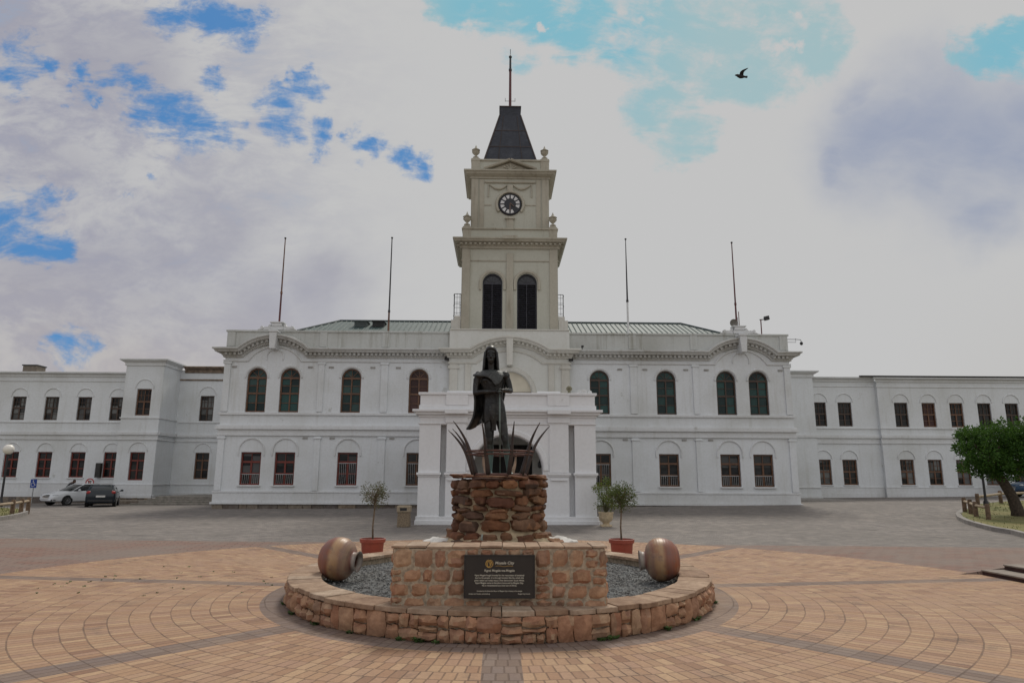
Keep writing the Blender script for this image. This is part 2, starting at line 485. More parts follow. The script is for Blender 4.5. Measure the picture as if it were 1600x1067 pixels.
# keystones and scrolled crests of the end pediments
for s in (-1, 1):
    x = X0+s*EB; km = MB()
    km.prism([(x-.14,8.36),(x+.14,8.36),(x+.20,9.24),(x-.20,9.24)], Y0-.66, Y0-.001)
    km.box(x-.24, x+.24, Y0-.70, Y0-.02, 9.24, 9.34)
    km.box(x-.33, x+.33, Y0-.12, Y0+.3, 9.465, 9.66); km.box(x-.27, x+.27, Y0-.16, Y0+.3, 9.66, 9.83); km.box(x-.36, x+.36, Y0-.2, Y0+.32, 9.83, 9.90)
    for q in (-1, 1):
        km.prism([(x+q*.33,9.465),(x+q*1.05,9.465),(x+q*.95,9.55),(x+q*.80,9.53),(x+q*.66,9.66),(x+q*.52,9.64),(x+q*.42,9.78),(x+q*.33,9.78)], Y0-.06, Y0+.22)
        km.lathe([(.09,-.1),(.09,.1)], (x+q*.80, Y0, 9.60), 12, Matrix.Rotation(PI/2, 3, 'X'))
    # round cartouche under the keystone
    km.sweep(arc(x, 7.98, .42, 200, -20, 16), Y0, [(0,0),(.05,.01),(.05,.06),(0,.07)])
    km.build('keystone', M['trim'], hall, bevel=.015)
km = MB(); km.prism([(X0-.15,7.55),(X0+.15,7.55),(X0+.19,9.16),(X0-.19,9.16)], YC-.50, YC-.001)
km.build('keystone', M['bay_trim'], hall, bevel=.015)
# small wall vents
v0 = None
for s in (-1, 1):
    for a, z in ((5.9,7.42),(7.25,7.42),(9.45,7.42),(10.55,7.42),(14.55,7.42),(6.1,3.70),(9.2,3.70),(10.6,3.70)):
        if v0 is None:
            vm = MB(); vm.box(-.13,.13,-.03,.0,0,.10)
            for k in range(4): vm.box(-.12,.12,-.045,-.031,.012+k*.022,.022+k*.022)
            v0 = vm.build('wall_vent', plain('grey_air_brick', (.44,.43,.41), .8)); v0.location = (X0+s*a, Y0, z); par(v0, hall)
        else: put_window(v0, (X0+s*a, Y0, z))
# windows
wy = Y0+.19
wa = make_window(hall, (X0-13.32, wy, 5.08), WW, 1.82+R2, True, 'frame_brown', 'glass_green', style='sash')
for s in (-1, 1):
    for a in up_x:
        if s < 0 and a == 13.32: continue
        put_window(wa, (X0+s*a, wy, 5.08), 'glass_brown' if (s < 0 and a == 4.8) else None, 'frame_dark' if s > 0 else None)
wl = make_window(hall, (X0-13.32, wy, 1.36), WW, 1.66, False, 'frame_red', 'glass_dark', bars=1)
wl2 = make_window(hall, (X0-8.36, wy, 1.36), WW, 1.66, False, 'frame_red', 'glass_dark', bars=2)
put_window(wl, (X0-11.58, wy, 1.36))
put_window(wl2, (X0-4.8, wy, 1.36), None, 'frame_brown')
for a, src in ((4.8, wl2), (8.36, wl), (11.58, wl), (13.32, wl)): put_window(src, (X0+a, wy, 1.36), None, 'frame_brown')
for s in (-1, 1):
    for a in up_x: sm = MB(); sm.box(X0+s*a-R2-.06, X0+s*a+R2+.06, Y0-.10, Y0+.1, 1.28, 1.36); sm.build('window_sill', M['trim'], hall, bevel=.01)
# stone foundation
fm = MB()
stone_course(fm, XL-.05, X0-3.6, Y0-.04, .12, .40, 3); stone_course(fm, XL-.05, X0-3.6, Y0-.05, -.25, .12, 4)
fm.build('foundation', M['found'], hall, bevel=.02); fm = MB()
stone_course(fm, X0+3.6, XR+.05, Y0-.04, .12, .40, 5); stone_course(fm, X0+3.6, XR+.05, Y0-.05, -.25, .12, 6)
fm.build('foundation', M['found'], hall, bevel=.02)
# centre bay
cbm = MB()
dw = 1.2
cbm.sheet(rect(X0-CB, X0+CB, .05, 9.5), [rect(X0-dw, X0+dw, .3, 3.45), arched(X0, 5.1, 6.1, 1.16)], YC, .3)
for s in (-1, 1): cbm.box(X0+s*CB-(0 if s < 0 else .25), X0+s*CB+(.25 if s < 0 else 0), YC+.002, 37.4, .05, 9.5)
cbm.box(X0-CB, X0+CB, YC+.3, 36.3, 9.4, 9.5)
cbm.fixn = False
cbm.build('centre_bay_wall', M['bay'], hall)
cb2 = MB()
for s in (-1, 1):
    for a, w in ((2.95,.42),(2.2,.3)): cb2.box(X0+s*a-w/2, X0+s*a+w/2, YC-.09, YC, 4.5, 7.65)
    cb2.box(X0+s*2.95-.3, X0+s*2.95+.3, YC-.14, YC, 7.40, 7.54)
    cb2.box(X0+s*2.93-.26, X0+s*2.93+.26, 36.31, 37.6, 9.5, 10.2); cb2.box(X0+s*2.80-.22, X0+s*2.80+.22, 36.32, 37.5, 10.2, 10.42)
cb2.box(X0-CB, X0+CB, YC-.06, YC+.2, 9.5, 9.56)
cb2.sweep(arc(X0, 6.1, 1.18, 180, 0, 24), YC, [(0,0),(.08,0),(.1,.05),(.1,.2),(.04,.23),(0,.24)])
cb2.build('centre_bay_trim', M['bay_trim'], hall, bevel=.01)
t_ = MB(); t_.prism([(X0-1.16,6.2),(X0+1.16,6.2)]+arc(X0, 6.1, 1.16, 5, 175, 20), YC+.12, YC+.3); t_.build('tympanum', plain('cream_tympanum', (.60,.55,.44), .8, .08, 2), hall)
d_ = MB(); d_.box(X0-1.16, X0+1.16, YC+.2, YC+.26, 5.1, 6.1); d_.box(X0-1.2, X0+1.2, YC+.1, YC+.2, 6.1, 6.2); d_.build('balcony_door', M['frame_dark'], hall)
d_ = MB()
d_.box(X0-dw, X0+dw, YC+.26, YC+.30, .3, 3.45)
for k in range(5): xx = X0-dw+.04+k*(2*dw-.08)/4; d_.box(xx-.04, xx+.04, YC+.2, YC+.258, .3, 3.45)
for z in (1.0, 2.4, 3.38): d_.box(X0-dw, X0+dw, YC+.21, YC+.256, z-.05, z+.05)
d_.build('entrance_door', plain('near_black_timber', (.012,.011,.012), .4), hall)
# roof: hipped corrugated sheet
ex, ey0, ey1, ez = 13.9, 36.7, 47.3, 9.05
rx, ry, rz = 10.75, 42.0, 11.36
A = [(X0+.2-ex,ey0,ez),(X0+.2+ex,ey0,ez),(X0+.2+ex,ey1,ez),(X0+.2-ex,ey1,ez),(X0+.2-rx,ry,rz),(X0+.2+rx,ry,rz)]
rm = MB(); rm.add(A, [(0,1,5,4),(1,2,5),(2,3,4,5),(3,0,4)])
def ribs(mb, p0, p1, q0, q1, n, r=.032):
    p0, p1, q0, q1 = map(Vector, (p0,p1,q0,q1))
    for k in range(n+1):
        t = k/n; a = p0.lerp(p1, t); b = q0.lerp(q1, t)
        if (b-a).length > .1: mb.tube([a+Vector((0,0,.01)), b+Vector((0,0,.01))], r, 4, False)
x = -ex
while x <= ex:
    k = min(1, (ex-abs(x))/(ex-rx)); a = Vector((X0+.2+x, ey0, ez)); b = Vector((X0+.2+x, ey0+(ry-ey0)*k, ez+(rz-ez)*k))
    if k > .03: rm.tube([a+Vector((0,-.0,.01)), b+Vector((0,0,.01))], .035, 4, False)
    x += .3
rm.fixn = False
roof = rm.build('roof', M['roof'], hall)
rc = MB()
for a, b in ((4,5),(0,4),(1,5),(2,5),(3,4)): rc.tube([Vector(A[a])+Vector((0,0,.03)), Vector(A[b])+Vector((0,0,.03))], .07, 6)
q = rc.build('ridge_cap', M['roof_ridge'], roof)
for xx, w in ((-8.35,.75),(-7.3,.68)):
    vm = MB(); zc = ez+(40.6-ey0)/(ry-ey0)*(rz-ez)
    vm.box(xx-w/2, xx+w/2, 40.3, 41.1, zc-.25, zc+.22); vm.box(xx-w/2-.05, xx+w/2+.05, 40.2, 41.15, zc+.22, zc+.27)
    for k in range(4): vm.box(xx-w/2+.04, xx+w/2-.04, 40.27, 40.298, zc-.1+k*.08, zc-.06+k*.08)
    vm.build('roof_vent', M['iron'] if w < .7 else M['roof_ridge'], roof)

# ------------------------------------------------------------------ tower
TY = 36.3; TH = 2.66; TB = 40.4
tw = MB()
lz0, lzs, lr = 9.68, 12.29, .55
lxs = (X0-.95, X0+.95)
tw.sheet(rect(X0-TH, X0+TH, 9.4, 14.2), [arched(x, lz0, lzs, lr) for x in lxs], TY, .3)
for s in (-1, 1): tw.box(X0+s*TH-(0 if s < 0 else .3), X0+s*TH+(.3 if s < 0 else 0), TY+.002, TB, 9.0, 14.2)
tw.box(X0-TH+.3, X0+TH-.3, TB-.3, TB-.001, 9.0, 14.2)
tw.box(X0-TH, X0+TH, TY, TB, 14.2, 14.3)
# plinth block over the cornice and clock stage
tw.box(X0-TH+.03, X0+TH-.03, TY+.03, TB-.05, 14.82, 15.42)
SY = 36.75; SH = 2.23; SB = 39.95
tw.box(X0-SH, X0+SH, SY, SB, 15.42, 18.62)
tw.box(X0-SH+.02, X0+SH-.02, SY+.02, SB-.02, 19.10, 19.78)
tw.fixn = False
tower = tw.build('clock_tower', M['tower'], hall)
tt = MB()
mp = [(0,0),(.10,.02),(.10,.14),(.18,.18),(.18,.30),(.40,.34),(.44,.42),(.50,.46),(.50,.53),(0,.58)]
tt.loop(X0-TH, X0+TH, TY, TB, 14.24, mp)
tt.box(X0-.42, X0+.42, TY-.62, TY-.05, 14.66, 14.84)
td = tt
for (xa, xb, y) in ((X0-TH-.1, X0+TH+.1, TY),):
    x = xa
    while x < xb: td.box(x, x+.13, y-.31, y-.175, 14.43, 14.53); x += .26
y = TY
while y < TB:
    for s in (-1, 1): td.box(X0+s*(TH+.243)-.068, X0+s*(TH+.243)+.068, y, y+.13, 14.43, 14.53)
    y += .26
tt.build('tower_cornice', M['tower_trim'], hall); tt = MB()
tt.loop(X0-TH, X0+TH, TY, TB, 13.52, [(0,0),(.05,.01),(.05,.06),(0,.08)])
tt.loop(X0-TH+.03, X0+TH-.03, TY+.03, TB-.05, 15.38, [(0,0),(.07,.02),(.07,.10),(0,.13)])
up_ = [(0,0),(.07,.01),(.07,.10),(.14,.13),(.30,.22),(.34,.30),(.42,.34),(.42,.42),(0,.48)]
tc_ = MB(); tc_.loop(X0-SH, X0+SH, SY, SB, 18.62, up_); tc_.build('clock_stage_cornice', M['tower_trim'], hall)
tt.loop(X0-SH+.02, X0+SH-.02, SY+.02, SB-.02, 19.72, [(0,0),(.06,.02),(.06,.12),(0,.15)])
tt.box(X0-.19, X0+.19, TY-.08, TY, 9.42, 14.0)                    # centre strip
for s in (-1, 1):
    tt.box(X0+s*2.42-.22, X0+s*2.42+.22, TY-.06, TY, 9.42, 14.24)
    for a, w in ((2.02,.38),): tt.box(X0+s*a-w/2, X0+s*a+w/2, SY-.07, SY, 15.52, 18.6)
    tt.box(X0+s*1.62-.13, X0+s*1.62+.13, SY-.035, SY, 15.52, 18.6)
    tt.box(X0+s*1.28-.42, X0+s*1.28+.22, SY-.03, SY, 17.0, 17.07)
tt.build('tower_strips', M['tower_trim'], hall, bevel=.01)
for x in lxs:
    tt = MB(); tt.sweep([(x-lr-.04, 11.9)]+arc(x, lzs, lr+.04, 180, 0, 20)+[(x+lr+.04, 11.9)], TY, [(0,0),(.05,0),(.08,.04),(.08,.14),(0,.17)]); tt.build('louvre_hood', M['tower_trim'], hall)
tt = MB()
# corner blocks, clock surround, swag and pediment
for s in (-1, 1):
    for y in (TY+.03, TB-.45):
        tt = MB(); tt.box(X0+s*2.42-.23, X0+s*2.42+.23, y-.03, y+.42, 14.9, 15.58); tt.box(X0+s*2.42-.17, X0+s*2.42+.17, y+.03, y+.36, 15.58, 15.68); tt.build('corner_block', M['tower_trim'], hall, bevel=.01)
    for y in (SY+.0, SB-.42):
        tt = MB(); tt.box(X0+s*2.0-.25, X0+s*2.0+.25, y-.02, y+.42, 19.2, 19.90); tt.box(X0+s*2.0-.17, X0+s*2.0+.17, y+.03, y+.36, 19.90, 19.98); tt.build('corner_block', M['tower_trim'], hall, bevel=.01)
tt = MB()
CZ = 17.06; CR = .66
tt.sweep(arc(X0, CZ, CR+.04, 215, -35, 36), SY, [(0,0),(.12,0),(.14,.04),(.14,.10),(.05,.15),(0,.16)])
tt.sweep([(X0-1.45, 18.36), (X0+1.45, 18.36)], SY, [(0,0),(.07,0),(.1,.04),(.1,.10),(0,.12)])
for s in (-1, 1):
    sw = []
    for k in range(11):
        u = k/10; sw.append((X0+s*(.15+1.05*u), SY-.05, 18.27-.28*math.sin(PI*u)*(1.05-.2*u)))
    tt.tube(sw, [.03+.05*math.sin(PI*k/10) for k in range(11)], 7)
    tt.tube([(X0+s*1.24, SY-.05, 18.3), (X0+s*1.24, SY-.05, 17.5)], .035, 6)
tt.box(X0-.17, X0+.17, SY-.14, SY, 17.85, 18.22)
tt.box(X0-.28, X0+.28, SY-.16, SY, 16.16, 16.28); tt.box(X0-.2, X0+.2, SY-.1, SY, 15.6, 16.16)
tt.build('clock_surround', M['tower_trim'], hall, bevel=.01); tt = MB()
tt.prism([(X0-1.35,19.10),(X0+1.35,19.10),(X0,19.62)], SY-.08, SY+.1)
for s in (-1, 1): tt.sweep([(X0-1.5,19.08),(X0,19.66)] if s < 0 else [(X0,19.66),(X0+1.5,19.08)], SY, [(0,0),(.3,.0),(.34,.08),(.34,.12),(0,.14)])
for k in range(5):
    a = R(30+30*k); tt.tube([(X0, SY-.10, 19.18), (X0+.42*math.cos(a), SY-.11, 19.18+.3*math.sin(a))], [.03,.05], 6)
tt.build('pediment', M['tower_trim'], hall, bevel=.01)
# finials
f0 = None
fin = [(r_*1.22, z_*1.12) for r_, z_ in [(.10,0),(.14,.02),(.14,.06),(.06,.10),(.05,.16),(.09,.20),(.17,.30),(.19,.36),(.13,.40),(.17,.44),(.20,.46),(.10,.52),(.055,.60),(.02,.70),(.0,.76)]]
for s in (-1, 1):
    for X, y, z, k in ((2.42, TY+.19, 15.68, 1), (2.42, TB-.26, 15.68, 1), (2.0, SY+.2, 19.98, 1.), (2.0, SB-.22, 19.98, 1.)):
        if f0 is None:
            fb = MB(); fb.lathe(fin, n=14); f0 = fb.build('finial', M['tower_trim'], smooth=True, angle=60); f0.location = (X0+s*X, y, z); par(f0, hall)
        else: put_window(f0, (X0+s*X, y, z))
# louvred openings
lo0 = MB()
o_ = arched(0, 0, lzs-lz0, lr); i_ = [(-lr+.07,.07),(lr-.07,.07)]+arc(0, lzs-lz0, lr-.07, 0, 180, 16)
for a, b in (((o_,-.1),(i_,-.1)), ((i_,-.1),(i_,.05))): lo0.rings([[(p,a[1],q) for p,q in a[0]], [(p,b[1],q) for p,q in b[0]]], cap=False)
lo0.box(-lr+.07, lr-.07, -.09, .04, lzs-lz0-.06, lzs-lz0+.02)
for k in range(20):
    z = .14+k*.122
    lo0.obox((0, -.02, z), (2*lr-.14, .11, .018), Matrix.Rotation(R(38), 3, 'X'))
for xx in (-.02,): lo0.box(xx-.02, xx+.02, -.085, -.06, .07, lzs-lz0-.06)
lv = lo0.build('louvre_window', M['louvre']); lv.location = (lxs[0], TY+.2, lz0); par(lv, hall)
bk = MB(); bk.prism(o_, .045, .07); q = bk.build('louvre_backing', M['black']); q.parent = lv
fl = MB(); fl.prism([(-lr+.07, lzs-lz0+.02)]+[(lr-.07, lzs-lz0+.02)]+arc(0, lzs-lz0+.02, lr-.08, 0, 180, 14), .0, .04)
q = fl.build('fanlight', plain('dusty_blue_grey_glass', (.035,.037,.045), .35)); q.parent = lv
fl = MB()
for a in (30, 60, 90, 120, 150): fl.obox((.24*math.cos(R(a)), -.01, lzs-lz0+.02+.24*math.sin(R(a))), (.44,.02,.018), Matrix.Rotation(-R(a), 3, 'Y'))
q = fl.build('glazing_bars', M['louvre']); q.parent = lv
put_window(lv, (lxs[1], TY+.2, lz0))
# clock
ck = MB(); ck.lathe([(CR,-.0),(CR,.06),(CR-.05,.09),(.0,.09)], (0,0,0), 40, Matrix.Rotation(PI/2, 3, 'X'))
clock = ck.build('clock', plain('clock_blue_black', (.010,.010,.016), .35)); clock.location = (X0, SY, CZ); par(clock, hall)
cw = MB()
for k in range(12):
    if k == 4: continue
    a0, a1 = 90-30*k-6, 90-30*k-24
    pts = [(q*math.cos(R(a)), q*math.sin(R(a))) for q, a in ((.55,a0+2),(.55,(a0+a1)/2),(.55,a1-2),(.34,a1+1),(.34,(a0+a1)/2),(.34,a0-1))]
    cw.prism(pts, -.105, -.091)
q = cw.build('hour_panels', plain('milk_glass', (.62,.62,.62), .3, .12, 8)); q.parent = clock
cw = MB()
cw.obox((.0,-.13,-.18), (.07,.015,.40), Matrix.Identity(3)); cw.obox((.11,-.15,-.05), (.05,.015,.30), Matrix.Rotation(R(-50),3,'Y'))
cw.lathe([(.05,-.16),(.05,-.09)], (0,0,0), 12, Matrix.Rotation(-PI/2, 3, 'X') @ Matrix.Scale(-1,3,Vector((0,0,1))))
q = cw.build('clock_hands', plain('copper_hands', (.12,.075,.06), .5)); q.parent = clock
# spire roof
SYc = 38.35
sp = MB()
def sq(h, z): return [(X0-h,SYc-h,z),(X0+h,SYc-h,z),(X0+h,SYc+h,z),(X0-h,SYc+h,z)]
sp.rings([sq(1.52,19.80), sq(.62,23.2), sq(.62,23.74)])
ms, t, b = newmat('dark_slate')
p = t.obj(); x_, y_, z_ = t.sep(p)
br = t.n('ShaderNodeTexBrick'); t.put(br.inputs['Vector'], t.comb(t.m('ADD', x_, y_), z_)); br.inputs['Scale'].default_value = 4.5
br.inputs['Color1'].default_value = (.018,.022,.036,1); br.inputs['Color2'].default_value = (.035,.042,.062,1); br.inputs['Mortar'].default_value = (.010,.010,.013,1); br.inputs['Mortar Size'].default_value = .03
nz = t.noise(p, 1.3, 6, .7)
t.put(b.inputs['Base Color'], t.mix(t.ss(nz, .5, .75, 0, .6), br.outputs[0], (.085,.092,.11))); b.inputs['Roughness'].default_value = .55
t.put(b.inputs['Normal'], t.bump(br.outputs['Fac'], .4, .02))
spire = sp.build('spire_roof', ms, hall)
sp = MB()
for k in range(4):
    a, b2 = sq(1.52,19.80)[k], sq(.62,23.2)[k]; sp.tube([a, b2], .05, 6)
sp.rings([sq(.66,23.74), sq(.66,23.80)])
for z in (20.8, 22.0): h = 1.52-(z-19.80)*.90/3.40+.012; sp.rings([sq(h+.01,z), sq(h+.002,z+.05)])
for s in (-.45, .45):
    sp.tube([(X0+s*2.2*.70, SYc-1.53, 19.81), (X0+s*.9, SYc-.64, 23.15)], .022, 5)
q = sp.build('lead_flashing', plain('rusted_dark_flashing', (.05,.035,.032), .6, .3), spire)

# ------------------------------------------------------------------ entrance porch (part of the hall)
PX = .35; PY = 26.0; PH = 3.33; PZ = .0
po = MB()
piers = ((-3.33,-2.53),(-2.31,-1.33-.22),(1.33+.22,2.31),(2.53,3.33))
ar_z, ar_r = 2.02, 1.33
for s in (-1, 1):
    a, b = sorted((s*2.53, s*3.33)); po.box(PX+a, PX+b, PY, PY+.8, .35, 3.72)
    a, b = sorted((s*2.311, s*2.529)); po.box(PX+a, PX+b, PY+.35, PY+.8, .36, 3.72)
po.sheet([(PX-2.31,.35),(PX-ar_r,.35),(PX-ar_r,ar_z)]+arc(PX, ar_z, ar_r, 180, 0, 24)[1:-1]+[(PX+ar_r,ar_z),(PX+ar_r,.35),(PX+2.31,.35),(PX+2.31,3.72),(PX-2.31,3.72)], [], PY, .6)
# reveal of the arch and pier sides
rev = [(PX-ar_r,.2),(PX-ar_r,ar_z)]+arc(PX, ar_z, ar_r, 180, 0, 24)[1:-1]+[(PX+ar_r,ar_z),(PX+ar_r,.2)]
po.rings([[(x,PY,z) for x,z in rev], [(x,PY+.7,z) for x,z in rev]], cap=False, closed=False)
for s in (-1, 1):
    a, b = sorted((s*1.331, s*2.309)); po.box(PX+a, PX+b, PY+.002, PY+.7, .35, 2.0)
po.box(PX-PH, PX+PH, PY+.01, YC-.15, 3.72, 4.0)                      # ceiling slab
for s in (-1, 1):                                                  # side arcades
    x0, x1 = sorted((PX+s*PH, PX+s*(PH-.55)))
    for y0, y1 in ((PY+.8,PY+1.3),(PY+4.2,PY+5.2),(YC-1.3,YC-.15)): po.box(x0, x1, y0+.001, y1, .1, 3.72)
    po.box(x0, x1, PY+1.3, YC-1.3, 3.2, 3.72)
po.fixn = False
po.build('porch_wall', M['white_fresh'], hall)
pt = MB()
def around(mb, z0, z1, d, half=PH, y1=YC-.15): mb.box(PX-half-d, PX+half+d, PY-d, y1, z0, z1)
around(pt, 4.0, 4.10, .05); around(pt, 4.10, 4.20, .16); around(pt, 4.20, 4.29, .26)
around(pt, 3.74, 3.80, .05); pt.box(PX-PH, PX+PH, PY-.001+.0, YC-.15, 3.80, 4.0)
for s in (-1, 1):                                                  # parapet: three sides
    x0, x1 = sorted((PX+s*PH, PX+s*(PH-.3))); pt.box(x0, x1, PY+.31, YC-.2, 4.29, 4.86)
pt.box(PX-PH, PX+PH, PY, PY+.3, 4.29, 4.86)
pt.box(PX-PH-.07, PX+PH+.07, PY-.07, PY+.36, 4.86, 4.95)
pt.box(PX-PH-.04, PX+PH+.04, PY-.04, PY+.02, 4.29, 4.46)
for s in (-1, 1):
    x = PX+s*1.93; pt.box(x-.42, x+.42, PY-.06, PY-.002, 4.46, 4.86); pt.box(x-.42, x+.42, PY-.10, PY+.0, 3.80, 4.0); pt.box(x-.44, x+.44, PY-.32, PY-.262, 4.12, 4.285)
    x = PX+s*1.93; pt.box(x-.36, x+.36, PY-.05, PY+.0, 1.96, 3.74)
    for a, b in ((2.53,3.33),(1.56,2.31)):
        q = sorted((PX+s*a, PX+s*b)); pt.box(q[0]-.06, q[1]+.06, PY-.10, PY+.3, 1.86, 1.95); pt.box(q[0]-.02, q[1]+.02, PY-.05, PY+.2, 1.80, 1.86)
    a, b = sorted((PX+s*1.62, PX+s*2.25)); pt.box(a, b, PY-.07, PY, 1.66, 1.74)
    # plinth
    a, b = sorted((PX+s*1.33, PX+s*3.38)); pt.box(a, b, PY-.08, PY+.9, .06, .36); pt.box(a-.03, b+.03, PY-.13, PY+.92, .06, .22)
pt.sweep(arc(PX, ar_z, ar_r+.02, 180, 0, 28), PY, [(0,0),(.05,0),(.07,.03),(.07,.17),(.03,.2),(0,.21)])
for a, w in ((-2.35,1.1),(1.15,.9)):                               # low blocks standing on the porch roof edge
    pt.box(PX+a, PX+a+w, PY+.4, PY+.6, 4.3, 5.06)
pt.build('porch_mouldings', M['white_fresh'], hall, bevel=.012)
fl = MB(); fl.box(PX-3.5, PX+3.5, PY-.2, YC-.02, -.1, .059); fl.build('porch_floor', M['conc'], hall)
# ------------------------------------------------------------------ office wings
def wing_bands(mb, x0, x1, y, zs, y1=None):
    for z0, z1, d in zs: mb.box(x0, x1, y-d, y1 or y, z0, z1)
WB = ((5.25,5.33,.06),(4.62,4.68,.08),(4.44,4.62,.14),(4.22,4.44,.04),(4.14,4.22,.07),(1.28,1.35,.06),(.80,1.28,.04),(.44,.80,.07))
def hoods(mb, x, y, z, r): mb.sweep([(x-r, z-.02)]+arc(x, z, r, 180, 0, 14)+[(x+r, z-.02)], y, [(0,0),(.03,0),(.05,.02),(.05,.06),(0,.08)])

lw = thing('office_wing', (-30, 46.3, .05), 'long white office wing on the left behind the parked cars', 'office wing')
LX = [-25.6-2.17*k for k in range(10)]; LY = 46.3
m = MB()
m.sheet(rect(-48, -24.85, .4, 8.5), [rect(x-.48, x+.48, 1.68, 3.33) for x in LX]+[rect(x-.46, x+.46, 5.42, 6.98) for x in LX], LY, .22)
BX0, BX1, BY = -24.85, -22.35, 45.55; bx = -22.97-.5
bx = (BX0+BX1)/2+.1
m.sheet(rect(BX0, BX1, .4, 9.2), [rect(bx-.48, bx+.48, 1.52, 3.32), rect(bx-.48, bx+.48, 5.7, 7.46)], BY, .22)
m.box(BX1-.25, BX1, BY+.002, 48.1, .4, 9.2); m.box(BX0, BX0+.25, BY+.002, 48.1, .4, 9.2)
m.box(BX0+.25, BX1-.25, 47.9, 48.1, 8.9, 9.2)
RX = -20.35; RY = 48.0
m.sheet(rect(BX1, -14.0, .4, 9.1), [rect(RX-.48, RX+.48, 1.6, 3.38), rect(RX-.48, RX+.48, 5.55, 7.3), rect(-17.9, -16.6, .62, 3.2)], RY, .22)
m.box(-48, -14.2, 55, 55.3, .4, 8.5); m.box(-48.0, -47.7, LY+.002, 55, .4, 8.5)
m.box(-48, -24.9, LY+.3, 55, 8.3, 8.48); m.box(BX0+.3, -14.2, RY+.3, 55, 8.9, 9.05)
m.fixn = False
m.build('wall', M['white'], lw)
m = MB()
wing_bands(m, -48, BX0, LY, WB)
wing_bands(m, BX0-.06, BX1+.06, BY, ((5.5,5.58,.06),(4.58,4.64,.09),(4.42,4.58,.15),(4.2,4.42,.05),(4.1,4.2,.08),(1.2,1.28,.06),(.4,1.2,.05),(.4,.6,.1)))
for z0, z1, d in ((5.5,5.58,.06),(4.42,4.64,.15),(4.1,4.2,.08),(1.2,1.28,.06),(.4,.6,.1)): m.box(BX1, BX1+d, BY+.001, RY, z0, z1)
wing_bands(m, BX1+.16, -14.6, RY, ((5.4,5.48,.06),(4.42,4.6,.12),(4.1,4.2,.06),(1.2,1.28,.05),(.4,.7,.06)))
for x in LX:
    hoods(m, x, LY, 7.0, .52); hoods(m, x, LY, 3.36, .52)
    m.box(x-.54, x+.54, LY-.07, LY+.1, 1.6, 1.68)
hoods(m, bx, BY, 7.5, .56); hoods(m, bx, BY, 3.36, .56); hoods(m, RX, RY, 7.34, .56); hoods(m, RX, RY, 3.42, .56)
m.build('string_courses', M['trim'], lw, bevel=.01)
m = MB()
wp = [(0,0),(.08,.02),(.08,.14),(.2,.2),(.3,.24),(.3,.32),(0,.36)]
m.sweep([(-48,8.32),(BX0,8.32)], LY, wp); m.sweep([(-48,8.0),(BX0,8.0)], LY, [(0,0),(.05,.02),(.05,.08),(0,.1)])
bp = [(0,0),(.08,.02),(.08,.2),(.28,.32),(.34,.36),(.34,.44),(0,.48)]
m.sweep([(BX0,9.0),(BX1,9.0)], BY, bp, ml=1, mr=1); m.ret(BX1, 1, BY, RY, 9.0, bp); m.ret(BX0, -1, BY, LY+1, 9.0, bp)
m.build('cornice', M['trim'], lw)
m = MB(); m.sweep([(BX1+.3,8.9),(-14.2,8.9)], RY, bp); m.sweep([(BX1,8.35),(-14.2,8.35)], RY, [(0,0),(.06,.02),(.06,.1),(0,.12)])
m.build('eaves', plain('stained_brown_eaves', (.20,.15,.11), .8, .35, 4), lw)
m = MB(); stone_course(m, -48, BX0, LY-.1, .12, .44, 11, lo=.3, hi=.8); stone_course(m, -48, BX0, LY-.12, -.3, .12, 12, lo=.3, hi=.8)
stone_course(m, BX0-.05, BX1+.05, BY-.12, -.2, .42, 13, lo=.3, hi=.7); stone_course(m, BX1+.1, -14.4, RY-.1, .1, .42, 14)
m.build('foundation', M['found'], lw, bevel=.02)
wU = make_window(lw, (LX[0], LY+.18, 5.42), .92, 1.56, False, 'frame_dark', 'glass_curtain', style='sash')
wL = make_window(lw, (LX[0], LY+.18, 1.68), .96, 1.65, False, 'frame_red', 'glass_dark')
for i, x in enumerate(LX[1:]):
    put_window(wU, (x, LY+.18, 5.42), ['glass_dark','glass_curtain','glass_curtain'][i % 3]); put_window(wL, (x, LY+.18, 1.68))
w = make_window(lw, (bx, BY+.18, 5.7), .96, 1.76, False, 'frame_brown', 'glass_dark', style='sash')
put_window(w, (RX, RY+.18, 5.54), 'glass_curtain', 'frame_dark')
w = make_window(lw, (bx, BY+.18, 1.52), .96, 1.80, False, 'frame_red', 'glass_dark')
put_window(w, (RX, RY+.18, 1.6), None, 'frame_brown')
m = MB(); m.box(-17.9, -16.6, RY+.2, RY+.25, .62, 3.2); m.build('door', M['frame_dark'], lw)
# entrance steps of the wing
m = MB()
for k in range(5):
    x0 = -21.9+.32*k; m.box(x0, -14.75, 41.2+.34*k, 41.2+.34*(k+1)+.02, -.3, .12+.115*k)
m.box(-20.6, -14.75, 42.92, RY, -.3, .60)
m.build('entrance_steps', plain('worn_stone_step', (.24,.22,.19), .9, .25, 5, bump=.3), lw, bevel=.015)
m = MB(); m.box(-24.9, -20.61, 43.2, BY-.1, -.3, .3); m.build('step_landing', M['found'], lw, bevel=.02)

